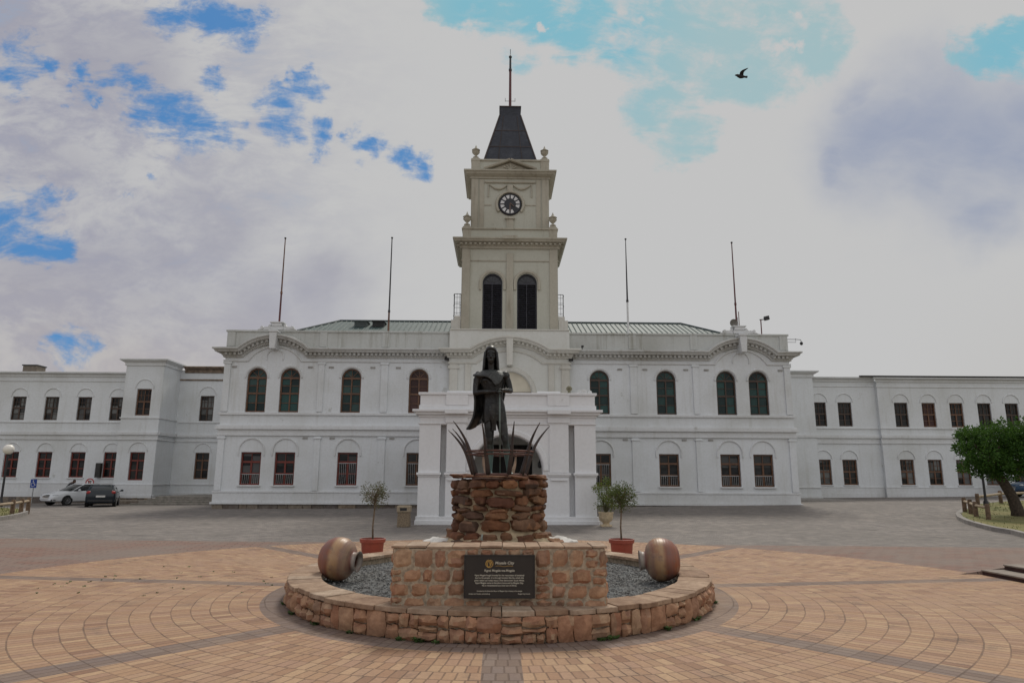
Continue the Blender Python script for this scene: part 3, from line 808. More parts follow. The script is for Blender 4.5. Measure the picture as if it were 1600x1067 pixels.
rw = thing('office_wing', (28, 46, .5), 'long white office wing on the right behind the round topped tree', 'office wing')
m = MB(); AX = (21.8, 23.55); BXs = (27.28, 29.17, 31.08, 33.0, 34.9+.0); AY = 46.0; BY2 = 45.75
m.sheet(rect(21.2, 25.75, .4, 8.45), [rect(x-.49, x+.49, 1.4, 3.06) for x in AX]+[rect(x-.47, x+.47, 5.28, 6.9) for x in AX], AY, .22)
m.sheet(rect(25.75, 36.0, .4, 8.4), [rect(x-.47, x+.47, 1.42, 3.08) for x in BXs]+[rect(x-.46, x+.46, 5.24, 6.88) for x in BXs], BY2, .22)
m.box(15.0, 21.2, 45.4, 45.7, .4, 8.75); m.box(20.95, 21.2, 45.702, 46.4, .4, 8.75)
m.box(36.0, 46, 46.1, 46.4, .4, 7.9)
m.box(25.75, 26.0, BY2+.002, 46.3, .4, 8.4); m.box(15, 36, 55, 55.3, .4, 8.4); m.box(35.7, 36.0, BY2+.002, 55, .4, 8.4); m.box(15, 36, 46.5, 55, 8.2, 8.38); m.box(36, 46, 46.4, 52, 7.7, 7.85)
m.fixn = False; m.build('wall', M['white'], rw)
m = MB()
RB = ((5.1,5.18,.06),(4.66,4.72,.08),(4.48,4.66,.14),(4.22,4.48,.04),(4.12,4.22,.07),(1.22,1.28,.06),(.86,1.22,.04),(.50,.86,.07))
wing_bands(m, 21.2, 25.75, AY, RB)
wing_bands(m, 25.70, 36.0, BY2, RB); wing_bands(m, 36.0, 46, 46.1, RB)
wing_bands(m, 16, 21.25, 45.4, ((4.48,4.66,.08),(1.2,1.26,.06),(.4,.7,.08)))
for x in AX: hoods(m, x, AY, 6.94, .53); hoods(m, x, AY, 3.1, .54); m.box(x-.54, x+.54, AY-.07, AY+.1, 1.32, 1.4)
for x in BXs: hoods(m, x, BY2, 6.92, .52); hoods(m, x, BY2, 3.12, .53); m.box(x-.54, x+.54, BY2-.07, BY2+.1, 1.34, 1.42)
m.build('string_courses', M['trim'], rw, bevel=.01)
m = MB(); m.sweep([(21.2,8.3),(25.72,8.3)], AY, wp); m.sweep([(25.72,8.26),(36.0,8.26)], BY2, wp, ml=1, mr=1)
m.sweep([(15.2,8.5),(21.2,8.5)], 45.4, bp, mr=1); m.ret(21.2, 1, 45.4, 46.4, 8.5, bp); m.sweep([(36,7.7),(46,7.7)], 46.1, wp)
m.sweep([(21.2,7.95),(25.7,7.95)], AY, [(0,0),(.05,.02),(.05,.08),(0,.1)]); m.sweep([(25.7,7.9),(36,7.9)], BY2, [(0,0),(.05,.02),(.05,.08),(0,.1)])
m.build('cornice', M['trim'], rw)
m = MB(); m.sweep([(24.6,8.62),(36.1,8.62)], BY2, [(0,0),(.36,0),(.36,.06),(0,.1)]); m.build('roof_edge', plain('dark_bitumen_edge', (.035,.03,.03), .8), rw)
m = MB(); stone_course(m, 21.2, 25.7, AY-.1, .05, .5, 21, lo=.3, hi=.8); stone_course(m, 25.7, 46, BY2-.1, .3, .5, 22); m.build('foundation', M['found'], rw, bevel=.02)
wU = make_window(rw, (AX[0], AY+.18, 5.28), .94, 1.62, False, 'frame_dark', 'glass_dark', style='sash')
wL = make_window(rw, (AX[0], AY+.18, 1.4), .96, 1.66, False, 'frame_brown', 'glass_curtain', style='sash')
put_window(wU, (AX[1], AY+.18, 5.28)); put_window(wL, (AX[1], AY+.18, 1.4), 'glass_dark')
for i, x in enumerate(BXs):
    put_window(wU, (x, BY2+.18, 5.25), 'glass_brown' if i == 1 else None, 'frame_brown' if i in (1, 2) else None); put_window(wL, (x, BY2+.18, 1.42))
# low paved step beside the hall
m = MB(); m.box(16.2, 21.2, 41.0, 45.3, -.2, .56); m.build('entrance_step', M['conc'], rw, bevel=.02)

# ------------------------------------------------------------------ ground
def smat(fn, name):
    m, t, b = newmat(name); fn(t, b); return m

def sheet_grid(name, pts_x, pts_y, dz, mat, kind='structure'):
    mb = MB(); nx = len(pts_x)
    mb.add([(x, y, zg(x,y)+dz) for y in pts_y for x in pts_x],
           [(j*nx+i, j*nx+i+1, (j+1)*nx+i+1, (j+1)*nx+i) for j in range(len(pts_y)-1) for i in range(nx-1)])
    o = mb.build(name, mat, smooth=True, angle=180); tag(o, kind=kind); return o

def m_road(t, b):
    p = t.obj(); br = t.n('ShaderNodeTexBrick'); t.put(br.inputs['Vector'], p); br.inputs['Scale'].default_value = 1.
    br.inputs['Brick Width'].default_value = .22; br.inputs['Row Height'].default_value = .11; br.inputs['Mortar Size'].default_value = .006; br.inputs['Bias'].default_value = 0
    br.inputs['Color1'].default_value = (.16,.145,.135,1); br.inputs['Color2'].default_value = (.28,.25,.225,1); br.inputs['Mortar'].default_value = (.075,.065,.058,1)
    big = t.noise(p, .22, 5, .6); mid = t.noise(p, 1.4, 5, .65); fine = t.noise(p, 20, 3)
    c = t.mix(t.ss(big, .35, .7, 0, .6), br.outputs[0], (.15,.135,.12)); c = t.mix(t.ss(mid, .50, .72, 0, .55), c, (.33,.285,.25)); c = t.mix(t.ss(t.noise(p, .8, 7, .75), .54, .70, 0, .75), c, (.10,.09,.08))
    c = t.mix(t.ss(fine, .3, .8, 0, .25), c, (.12,.10,.09))
    t.put(b.inputs['Base Color'], c); b.inputs['Roughness'].default_value = .85; b.inputs['Specular IOR Level'].default_value = .3
    t.put(b.inputs['Normal'], t.bump(t.m('ADD', br.outputs['Fac'], t.m('MULTIPLY', fine, -.5)), -.35, .01))
def m_red(t, b):
    p = t.obj(); mp = t.n('ShaderNodeMapping'); t.put(mp.inputs[0], p); mp.inputs['Rotation'].default_value = (0,0,R(-12))
    br = t.n('ShaderNodeTexBrick'); t.put(br.inputs['Vector'], mp.outputs[0]); br.inputs['Scale'].default_value = 1.
    br.inputs['Brick Width'].default_value = .44; br.inputs['Row Height'].default_value = .22; br.inputs['Mortar Size'].default_value = .012
    br.inputs['Color1'].default_value = (.225,.125,.095,1); br.inputs['Color2'].default_value = (.235,.17,.135,1); br.inputs['Mortar'].default_value = (.07,.05,.045,1)
    big = t.noise(p, .5, 5, .6); fine = t.noise(p, 20, 3)
    c = t.mix(t.ss(big, .35, .65, 0, .7), br.outputs[0], (.21,.175,.15)); c = t.mix(t.ss(t.noise(p, 3.5, 6, .7), .5, .75, 0, .5), c, (.27,.20,.16)); c = t.mix(t.ss(fine, .3, .8, 0, .3), c, (.13,.08,.06))
    t.put(b.inputs['Base Color'], c); b.inputs['Roughness'].default_value = .85; b.inputs['Specular IOR Level'].default_value = .3
    t.put(b.inputs['Normal'], t.bump(br.outputs['Fac'], -.4, .01))
def m_plaza(t, b):
    p = t.obj(); x, y, z = t.sep(p)
    # a little waviness so that courses are not compass-drawn
    w = t.noise(p, .9, 2); w2 = t.m('MULTIPLY', t.m('SUBTRACT', w, .5), .07)
    r = t.m('ADD', t.m('SQRT', t.m('ADD', t.m('MULTIPLY', x, x), t.m('MULTIPLY', y, y))), w2)
    th = t.m('ARCTAN2', x, t.m('MULTIPLY', y, -1.))
    C = .235; W = .118
    kr = t.m('DIVIDE', r, C); k = t.m('FLOOR', kr); fr = t.m('FRACT', kr)
    n = t.m('ROUND', t.m('MULTIPLY', t.m('ADD', k, .5), 2*PI*C/W))
    jit = t.n('ShaderNodeTexWhiteNoise', noise_dimensions='1D'); t.put(jit.inputs['W'], k)
    u = t.m('ADD', t.m('MULTIPLY', t.m('ADD', t.m('DIVIDE', th, 2*PI), .5), n), jit.outputs[0])
    fu = t.m('FRACT', u); ku = t.m('FLOOR', u)
    wn = t.n('ShaderNodeTexWhiteNoise', noise_dimensions='2D'); t.put(wn.inputs['Vector'], t.comb(k, ku)); rv = wn.outputs[0]
    er = t.m('MULTIPLY', t.m('MINIMUM', fr, t.m('SUBTRACT', 1., fr)), C)
    eu = t.m('MULTIPLY', t.m('MINIMUM', fu, t.m('SUBTRACT', 1., fu)), W)
    fine = t.noise(p, 30, 4, .6); big = t.noise(p, .45, 5, .6); mid = t.noise(p, 2.2, 5, .65)
    wob = t.m('MULTIPLY', t.m('SUBTRACT', fine, .5), .008)
    third = t.m('LESS_THAN', t.m('FRACT', t.m('DIVIDE', t.m('ADD', t.m('ROUND', kr), .1), 3.)), .2)
    jw = t.m('ADD', .0035, t.m('MULTIPLY', third, .0015))
    joint = t.m('MAXIMUM', t.ss(t.m('SUBTRACT', er, t.m('ADD', wob, jw)), .0, .006, 1, 0), t.ss(t.m('ADD', eu, wob), .005, .0105, 1, 0))
    rp = t.n('ShaderNodeValToRGB'); t.put(rp.inputs[0], rv); el = rp.color_ramp.elements
    for q in (.25,.5,.75): el.new(q)
    for e, c in zip(el, ((.33,.19,.115),(.41,.255,.15),(.37,.225,.15),(.47,.31,.185),(.26,.145,.092))): e.color = c+(1,)
    c = rp.outputs[0]
    # dark grey radial bands and the ring at the basin's foot
    band = None
    for deg, hw in ((0,.19),(42,.19),(-42,.19),(98,.17),(-99,.17),(139,.17),(-139,.17),(180,.19)):
        a = R(deg); px_, py_ = math.sin(a), -math.cos(a)
        along = t.m('ADD', t.m('MULTIPLY', x, px_), t.m('MULTIPLY', y, py_))
        off = t.m('ABSOLUTE', t.m('SUBTRACT', t.m('MULTIPLY', x, py_), t.m('MULTIPLY', y, px_)))
        q = t.m('MULTIPLY', t.m('LESS_THAN', t.m('ADD', off, wob), hw), t.m('GREATER_THAN', along, 0.))
        band = q if band is None else t.m('MAXIMUM', band, q)
    ex_ = t.m('DIVIDE', x, 3.55); ey_ = t.m('DIVIDE', y, 3.96)
    band = t.m('MAXIMUM', band, t.m('LESS_THAN', t.m('ADD', t.m('MULTIPLY', ex_, ex_), t.m('MULTIPLY', ey_, ey_)), 1.))
    gray = t.mix(rv, (.115,.095,.09), (.175,.15,.145))
    c = t.mix(t.m('MULTIPLY', band, .75), c, gray)
    c = t.mix(t.ss(mid, .5, .8, 0, .55), c, (.23,.155,.11)); c = t.mix(t.ss(big, .45, .75, 0, .5), c, (.42,.28,.18))
    c = t.mix(t.ss(fine, .3, .75, .22, 0), c, (.12,.07,.045))
    stn = t.noise(p, 1.1, 6, .75); c = t.mix(t.ss(stn, .55, .70, 0, .42), c, (.13,.09,.07))
    c = t.mix(t.m('MULTIPLY', joint, t.ss(mid, .3, .7, .35, .8)), c, (.10,.065,.046))
    t.put(b.inputs['Base Color'], c); b.inputs['Roughness'].default_value = .8; b.inputs['Specular IOR Level'].default_value = .3
    h = t.m('ADD', t.m('MULTIPLY', joint, -1.), t.m('ADD', t.m('MULTIPLY', rv, .35), t.m('MULTIPLY', fine, .4)))
    t.put(b.inputs['Normal'], t.bump(h, .5, .012))

big = MB(); big.add([(-900,-300,-.35),(900,-300,-.35),(900,1500,-.35),(-900,1500,-.35)], [(0,1,2,3)])
tag(big.build('ground', plain('dry_earth', (.16,.12,.07), .95, .3, .05)), kind='structure')
xs = [-70,-55,-45]+[-45+3*k for k in range(1,30)]+[45,55,70]
tag(sheet_grid('road', xs, [-12,0,10,18,20]+[21+1.0*k for k in range(18)]+[40,44,50,58], 0, smat(m_road, 'grey_road_pavers')))
red = MB(); red.add([(-30,-11,.004),(30,-11,.004),(30,17.4,.004),(9,18.9,.004),(-9,19.9,.004),(-30,22.6,.03)], [(0,1,2,3,4,5)])
for i, v in enumerate(red.v): red.v[i] = (v[0], v[1], zg(v[0], v[1])+.004)
tag(red.build('brick_paving', smat(m_red, 'red_brick_pavers')), kind='structure')
PC = (.05, 11.4)
pz = MB(); n = 160
pz.add([(PC[0], PC[1], .008)]+[(PC[0]+9.25*math.cos(2*PI*k/n), PC[1]+9.25*math.sin(2*PI*k/n), .008+max(0, zg(0, PC[1]+9.25*math.sin(2*PI*k/n)))) for k in range(n)],
       [(0, 1+k, 1+(k+1) % n) for k in range(n)])
# outside the circle towards the camera the same courses run on
tag(pz.build('plaza', smat(m_plaza, 'concentric_clay_pavers'), base=(PC[0], PC[1], 0)), kind='structure')

# ------------------------------------------------------------------ stone basin
EA, EB_ = 3.19, 3.60; IA, IB = 2.74, 3.15; CAP = .34
M['sand'] = island('pink_sandstone', [(.38,.19,.115),(.48,.295,.18),(.42,.225,.135),(.51,.345,.22),(.34,.19,.125),(.46,.27,.17)], sc=9, bump=.8, dist=.02, stain=(.12,.085,.065))
M['cap'] = island('pale_sandstone_flag', [(.36,.25,.17),(.46,.33,.23),(.32,.21,.14),(.50,.39,.29),(.40,.30,.22)], sc=7, bump=1., dist=.02, stain=(.30,.21,.15))
M['joint'] = plain('grey_sand_mortar', (.34,.275,.20), .95, .3, 22, bump=.7)
basin = thing('stone_basin', (PC[0], PC[1], 0), 'low round pink sandstone basin wall with flat coping around grey gravel', 'basin')
def epos(a, A, B): return (PC[0]+A*math.sin(a), PC[1]-B*math.cos(a))
def enorm(a, A, B):
    v = Vector((math.sin(a)/A, -math.cos(a)/B, 0)); return v.normalized()
core = MB(); N = 120; rr = []
for k in range(N+1):
    a = 2*PI*k/N; o = epos(a, EA-.045, EB_-.045); i = epos(a, IA+.04, IB+.04)
    rr.append([(o[0],o[1],-.03),(o[0],o[1],CAP-.055),(i[0],i[1],CAP-.055),(i[0],i[1],-.03)])
core.rings(rr, cap=False); core.build('wall', M['joint'], basin)

def rough_block(mb, c, sz, m3, rg, rz=.12, seg=3, bulge=.35):
    """rock-faced block: a box whose front (-y) is pillowed and knocked about"""
    hx, hz = sz[0]/2, sz[2]/2; d = sz[1]; n = seg+1; ring = []
    vs = []; fs = []
    grid = {}
    for j in range(n+1):
        for i in range(n+1):
            u, v = i/n*2-1, j/n*2-1; edge = max(abs(u), abs(v))
            cu = u*(1-.05*v*v*abs(u)); cv = v*(1-.05*u*u*abs(v))
            f = (1-edge**3)*bulge*.08 + rg.uniform(-.5,.5)*.022*(edge < .99)
            jit = .012
            q = Vector((cu*hx+rg.uniform(-jit,jit), -d/2-f+(.02 if edge > .99 else 0), cv*hz+rg.uniform(-jit,jit)))
            grid[i,j] = len(vs); vs.append(q)
    for j in range(n):
        for i in range(n): fs.append((grid[i,j], grid[i+1,j], grid[i+1,j+1], grid[i,j+1]))
    bnd = [grid[i,0] for i in range(n)]+[grid[n,j] for j in range(n)]+[grid[i,n] for i in range(n,0,-1)]+[grid[0,j] for j in range(n,0,-1)]
    o = len(vs)
    for b_ in bnd: vs.append(Vector((vs[b_].x, d/2, vs[b_].z)))
    L = len(bnd)
    for k in range(L): fs.append((bnd[(k+1)%L], bnd[k], o+k, o+(k+1)%L))
    mb.add([Vector(c)+m3 @ q for q in vs], fs)

rg = random.Random(5); st = MB()
a = 0.0
def rubble(width, height, rg, wmin, wmax):
    """random ashlar: columns of one to three stones -> list of (u0,u1,v0,v1)"""
    out = []; u = 0
    while u < width-.02:
        w = min(rg.uniform(wmin, wmax), width-u)
        if width-u-w < wmin*.6: w = width-u
        rows = rg.choice((1,1,2,2,2,3)) if height > .22 else 1
        cuts = sorted([0, height]+[height*(q+1)/rows+rg.uniform(-.2,.2)*height/rows for q in range(rows-1)])
        for v0, v1 in zip(cuts, cuts[1:]):
            if rows >= 2 and w > wmin*1.9 and rg.random() < .5:
                mcut = u+w*rg.uniform(.35,.65); out += [(u,mcut,v0,v1),(mcut,u+w,v0,v1)]
            else: out.append((u,u+w,v0,v1))
        u += w
    return out
per = 2*PI*math.sqrt((EA*EA+EB_*EB_)/2)
for u0, u1, v0, v1 in rubble(per, CAP-.055, rg, .13, .30):
    a = 2*PI*(u0+u1)/2/per; p = epos(a, EA-.035, EB_-.035); nn = enorm(a, EA, EB_)
    ang = math.atan2(nn.x, -nn.y)
    rough_block(st, (p[0], p[1], (v0+v1)/2), (u1-u0-.016, .10, v1-v0-.014), Matrix.Rotation(ang, 3, 'Z'), rg, seg=2)
st.build('stones', M['sand'], basin, smooth=True, angle=28)
cpm = MB(); a = 0; rg = random.Random(9)
while a < 2*PI-.02:
    da = min(rg.uniform(.28,.52)/3.4, 2*PI-a); two = False
    def flag(a0, a1, f0, f1):
        seg = 4; top = []; bot = []
        zt = CAP+rg.uniform(-.006,.006); ov = rg.uniform(-.02,.028); g = .006
        for k in range(seg+1):
            q = a0+g/3.4+(a1-a0-2*g/3.4)*k/seg
            top.append((epos(q, IA+(EA-IA)*f0-ov*.5, IB+(EB_-IB)*f0-ov*.5), epos(q, IA+(EA-IA)*f1+ov+rg.uniform(-.006,.006), IB+(EB_-IB)*f1+ov)))
        rr = [[(o[0],o[1],zt-.055),(o[0],o[1],zt-.008),(o[0]*.998+PC[0]*.002,o[1],zt),(i[0],i[1],zt),(i[0],i[1],zt-.055)] for i, o in top]
        cpm.rings(rr)
    if two:
        mid = rg.uniform(.4,.6); flag(a, a+da, 0, mid-.005); flag(a, a+da, mid+.005, 1)
    else: flag(a, a+da, 0, 1)
    a += da
cpm.build('coping', M['cap'], basin, bevel=.006, segs=1)
# gravel
gv = MB(); NG = 72
gv.add([(PC[0],PC[1],.19)]+[epos(2*PI*k/NG, IA+.05, IB+.05)+(.19,) for k in range(NG)], [(0,1+k,1+(k+1)%NG) for k in range(NG)])
rg = random.Random(3)
for k in range(9000):
    a = rg.uniform(0, 2*PI); q = math.sqrt(rg.random())*.995; x, y = epos(a, IA*q, IB*q)
    if (x*x+(y-11.3)**2) < .55 or (abs(x) < 1.2 and y < 8.6): continue
    s_ = rg.uniform(.012,.026); z = .19+s_*.2; m3 = Matrix.Rotation(rg.uniform(0,6), 3, 'Z') @ Matrix.Rotation(rg.uniform(-.6,.6), 3, 'X')
    P_ = [Vector((x,y,z)) + m3 @ Vector(v) for v in ((s_*1.2,0,0),(0,s_*.9,0),(-s_*1.1,0,.003),(0,-s_,0),(.2*s_,0,s_*.8),(0,0,-s_*.6))]
    gv.add(P_, [(0,1,4),(1,2,4),(2,3,4),(3,0,4)])
gv.fixn = False
tag(gv.build('gravel', island('blue_grey_gravel', [(.15,.155,.155),(.27,.275,.27),(.10,.105,.105),(.34,.335,.32)], sc=6, bump=.1, stain=(.14,.135,.12))), kind='stuff')
# weeds at the foot of the basin
wd = MB(); rg = random.Random(21)
def tuft(x, y, z, n, h):
    for k in range(n):
        a = rg.uniform(0, 2*PI); l = h*rg.uniform(.5,1.1); d = Vector((math.cos(a), math.sin(a), 0)); s_ = Vector((-d.y, d.x, 0))*rg.uniform(.006,.012)
        b0 = Vector((x,y,z))+d*rg.uniform(0,.03); m_ = b0+d*l*.5+Vector((0,0,l*.7)); e = b0+d*l*.95+Vector((0,0,l*.75))
        wd.add([b0-s_*.5, b0+s_*.5, m_+s_*1.6, m_-s_*1.6, e], [(0,1,2,3),(3,2,4)])
for deg, n, h in ((-16,30,.06),(-12,8,.04),(-44,14,.045),(-57,16,.05),(-70,12,.05),(20,30,.05),(22.5,20,.05),(37,20,.05),(50,16,.05),(72,14,.045),(-33,8,.04),(-85,10,.05),(88,10,.05),(-20,12,.05)):
    for q in range(3):
        x, y = epos(R(deg+rg.uniform(-.8,.8)), EA+.04, EB_+.04); tuft(x, y, .008, n//2, h)
for k in range(34):
    a = rg.uniform(-2, -1.45); r_ = rg.uniform(3.6, 7.5); tuft(PC[0]+r_*math.sin(a), PC[1]-r_*math.cos(a), .008, 4, .022)
wd.fixn = False
tag(wd.build('weeds', plain('weed_green', (.06,.11,.025), .7, .3, 8)), kind='stuff')

# ------------------------------------------------------------------ wall that carries the plaque
WY = 8.14
pw = thing('memorial_wall', (.03, WY, .2), 'pink sandstone block wall standing in the basin and carrying a dark plaque', 'stone wall')
m = MB(); x0, x1, zt = -1.21, 1.26, .985
m.box(x0+.02, x1-.02, WY+.03, WY+.52, .15, zt-.03); m.build('core', M['joint'], pw)
st = MB(); rg = random.Random(12)
I3 = Matrix.Identity(3)
for uu, ww, seed in ((0, .85, 1), (.85, .79, 2), (1.64, .83, 3)):
    rg = random.Random(seed+40); H = zt-.028-CAP+.06; base = CAP-.06
    cells = []
    rows = [0,.13,.27,.40,.53,H] if seed != 2 else None
    if seed == 2:                                                   # above and below the plaque
        for u0, u1, v0, v1 in [(k*.158, (k+1)*.158, H-.10, H) for k in range(5)]+[(k*.197, (k+1)*.197, 0, .12) for k in range(4)]: cells.append((u0,u1,v0,v1))
        cells += [(0,.79,.125,H-.105)]
    else:
        r0 = 0
        while r0 < H-.02:
            hh = min(rg.uniform(.12,.20), H-r0)
            if H-r0-hh < .1: hh = H-r0
            u = 0
            while u < ww-.01:
                w_ = min(rg.uniform(.10,.27), ww-u)
                if ww-u-w_ < .08: w_ = ww-u
                if w_ < .2 and rg.random() < .25: cells += [(u,u+w_,r0,r0+hh*.5),(u,u+w_,r0+hh*.5,r0+hh)]
                else: cells.append((u,u+w_,r0,r0+hh))
                u += w_
            r0 += hh
    for u0, u1, v0, v1 in cells:
        g = rg.uniform(.004,.008)
        rough_block(st, (x0+uu+(u0+u1)/2, WY+.052, base+(v0+v1)/2), (u1-u0-2*g, .07, v1-v0-2*g), I3, rg, seg=3, bulge=.16)
for xx, sg in ((x0, -1), (x1, 1)):
    for v in range(4):
        for q in range(2):
            rough_block(st, (xx-sg*.03, WY+.16+.22*q, .36+.16*v), (.2,.06,.145), Matrix.Rotation(sg*PI/2, 3, 'Z'), rg, bulge=.2)
st.build('stones', M['sand'], pw, smooth=True, angle=28)
cpm = MB(); x = x0-.01
while x < x1:
    w_ = min(rg.uniform(.16,.34), x1+.01-x); z = zt+rg.uniform(-.006,.006); cpm.box(x+.003, x+w_-.003, WY+.02+rg.uniform(-.012,.008), WY+.55, z-.028, z); x += w_
cpm.build('coping', M['cap'], pw, bevel=.008)

# plaque with its writing
pq = thing('memorial_plaque', (.025, WY-.03, .45), 'dark rectangular memorial plaque with pale lettering fixed to the sandstone wall', 'plaque')
QX0, QX1, QZ0, QZ1 = -.37, .42, .435, .885
m = MB(); m.box(QX0, QX1, WY-.045, WY+.05, QZ0, QZ1)
plate = m.build('plate', plain('dark_bronze_plaque', (.020,.016,.013), .45, .15, 6), pq, bevel=.004)
m = MB()
for a, b in (((QX0-.004,QX1+.004),(QZ0-.008,QZ0+.004)), ((QX0-.004,QX1+.004),(QZ1-.004,QZ1+.008))): m.box(a[0], a[1], WY-.052, WY+.02, b[0], b[1])
for a in (QX0, QX1): m.box(a-.006, a+.006, WY-.053, WY+.02, QZ0, QZ1)
m.build('plaque_frame', M['black'], pq)
lettering = plain('pale_lettering', (.60,.57,.47), .5, .1); gold = plain('gold_enamel', (.50,.30,.07), .4, .15)
def text(body, x, z, size, parent, name, mat, y=WY-.0475, align='CENTER', shear=0, sx=1., ext=.0012):
    c = bpy.data.curves.new(name, 'FONT'); c.body = body; c.size = size; c.align_x = align; c.extrude = ext; c.shear = shear; c.space_line = 1.0; c.offset = size*.012
    o = bpy.data.objects.new(name, c); col.objects.link(o)
    dg = bpy.context.evaluated_depsgraph_get(); dg.update()
    me = bpy.data.meshes.new_from_object(o.evaluated_get(dg)); bpy.data.objects.remove(o)
    me.transform(Matrix.Rotation(PI/2, 4, 'X') @ Matrix.Scale(sx, 4, Vector((1,0,0)))); me.materials.clear(); me.materials.append(mat)
    q = bpy.data.objects.new(name, me); col.objects.link(q); q.location = (x, y, z)
    if parent: par(q, parent)
    return q
qc = (QX0+QX1)/2
text('Mogale City', qc+.055, .795, .042, pq, 'heading', lettering, shear=.2, sx=1.05)
m = MB()
def ring2(cx, cz, rx_, rz_, w, a0, a1, tilt=0, n=20):
    P1 = []; P2 = []
    for k in range(n+1):
        a = R(a0+(a1-a0)*k/n)
        for P_, dr in ((P1, w/2), (P2, -w/2)):
            u, v = (rx_+dr)*math.cos(a), (rz_+dr)*math.sin(a); P_.append((cx+u*math.cos(tilt)-v*math.sin(tilt), cz+u*math.sin(tilt)+v*math.cos(tilt)))
    m.rings([[(a[0],WY-.049,a[1]),(a[0],WY-.044,a[1]),(b[0],WY-.044,b[1]),(b[0],WY-.049,b[1])] for a, b in zip(P1, P2)])
ring2(qc-.115, .80, .042, .042, .006, 100, 300); ring2(qc-.115, .80, .042, .042, .004, -50, 80)
ring2(qc-.118, .80, .018, .036, .007, 0, 360, -.25); ring2(qc-.098, .80, .012, .032, .006, 0, 360, .3); ring2(qc-.14, .80, .010, .027, .004, 60, 300, -.1)
m.build('emblem', gold, pq)
m = MB(); m.tube([(qc-.045+.018*k, WY-.047, .773+.004*math.sin(k*.9)) for k in range(12)], .0022, 5); m.build('flourish', gold, pq)
text('Kgosi Mogale-wa-Mogale', qc, .715, .034, pq, 'title', lettering)
for k, line in enumerate(('Kgosi Mogale fought bravely for the restoration of ancestral',
                          'land to his people. It is through heroism like his, which this',
                          'great nation can today enjoy a free democratic South Africa.',
                          'Kgosi Mogale name is therefore honoured by Mogale City.',
                          'He is remembered as a true son of Africa.')):
    text(line, qc, .667-.0275*k, .0235, pq, 'inscription', lettering, sx=.98)
text('Unveiled by the Executive Mayor of Mogale City in honour of its people', qc, .500, .0175, pq, 'inscription', lettering)
text('Sculptor and foundry, Johannesburg', QX0+.05, .470, .0165, pq, 'inscription', lettering, align='LEFT')
text('Mogale City Council', QX1-.05, .470, .0165, pq, 'inscription', lettering, align='RIGHT')
# ------------------------------------------------------------------ rock pedestal
SC = (.02, 11.3)
ped = thing('rock_pedestal', (SC[0], SC[1], .2), 'round pedestal of flat red brown rocks set in mortar under the statue', 'pedestal')
pr = [(1.15,.15),(1.10,.62),(.98,.74),(.74,.90),(.665,1.05),(.66,1.3),(.68,1.5),(.69,1.66),(.66,1.70),(.0,1.71)]
m = MB(); m.lathe(pr, (SC[0], SC[1], 0), 40)
for i, v in enumerate(m.v):
    k = mnoise.noise(Vector(v)*3.1)*.035; d = Vector((v[0]-SC[0], v[1]-SC[1], 0))
    if d.length > .05 and v[2] > .2: d.normalize(); m.v[i] = (v[0]+d.x*k, v[1]+d.y*k, v[2]+k*.3)
m.build('mortar_core', plain('ochre_mortar', (.36,.28,.18), .95, .3, 9, bump=.8), ped, smooth=True, angle=180)
M['rock'] = island('red_brown_rock', [(.15,.065,.04),(.22,.095,.045),(.11,.07,.052),(.28,.135,.065),(.19,.115,.075),(.20,.08,.04),(.32,.18,.095)], sc=9, bump=.9, dist=.03, rough=.75, stain=(.05,.035,.028))
def rock(mb, c, w, d, h, ang, rg, tilt=0):
    n = 14; m3 = Matrix.Rotation(ang, 3, 'Z') @ Matrix.Rotation(tilt, 3, 'Y'); off = Vector((rg.uniform(0,50), rg.uniform(0,50), rg.uniform(0,50)))
    rr = []; K = 7
    for i in range(K):
        b_ = -PI/2+PI*(i+.08)/(K-1+.16); ring = []
        for j in range(n):
            a = 2*PI*j/n
            e = .62
            q = Vector((math.copysign(abs(math.cos(a))**e, math.cos(a))*abs(math.cos(b_))**.55, math.copysign(abs(math.sin(a))**e, math.sin(a))*abs(math.cos(b_))**.55, math.copysign(abs(math.sin(b_))**.8, math.sin(b_))))
            f = 1+.30*mnoise.noise(q*1.5+off)+.20*mnoise.noise(q*3.3+off)+.07*mnoise.noise(q*8+off)
            ring.append(Vector(c)+m3 @ Vector((q.x*w/2*f, q.y*d/2*f, q.z*h/2*f)))
        rr.append(ring)
    mb.rings(rr)
st = MB(); rg = random.Random(33); z = .66
courses = [(.10,.98),(.15,.74),(.19,.665),(.13,.65),(.10,.655),(.16,.665),(.12,.675),(.15,.685),(.075,.665)]
z = .70
for h, r_ in courses:
    a = rg.uniform(0, 1)
    end = a+2*PI
    while a < end-.05:
        w = rg.uniform(.20,.46) if h > .09 else rg.uniform(.3,.6)
        da = w/(r_+.03)
        hh = h*rg.uniform(.72,1.08); zz = z+h/2+rg.uniform(-.025,.025)
        rock(st, (SC[0]+r_*math.sin(a+da/2), SC[1]-r_*math.cos(a+da/2), zz), w*.96, (.20 if h > .09 else .22), hh, a+da/2, rg, rg.uniform(-.12,.12))
        a += da+rg.uniform(.0,.05)
    z += h*.93
for k in range(16):
    a = rg.uniform(-1.9, 1.9); r_ = rg.uniform(.86,1.02); rock(st, (SC[0]+r_*math.sin(a), SC[1]-r_*math.cos(a), .80-.5*(r_-.86)), rg.uniform(.2,.36), .2, rg.uniform(.09,.15), a, rg, rg.uniform(-.1,.1))
st.build('rocks', M['rock'], ped, smooth=True, angle=34)
m = MB()
for x, w in ((-.93,.26),(.85,.4)):
    m.ell((SC[0]+x, SC[1]-.2, .76), (w, .25, .08), 26)
for i, v in enumerate(m.v): m.v[i] = (v[0]+.05*mnoise.noise(Vector(v)*6), v[1], v[2]+.06*mnoise.noise(Vector(v)*7)+.03*mnoise.noise(Vector(v)*19))
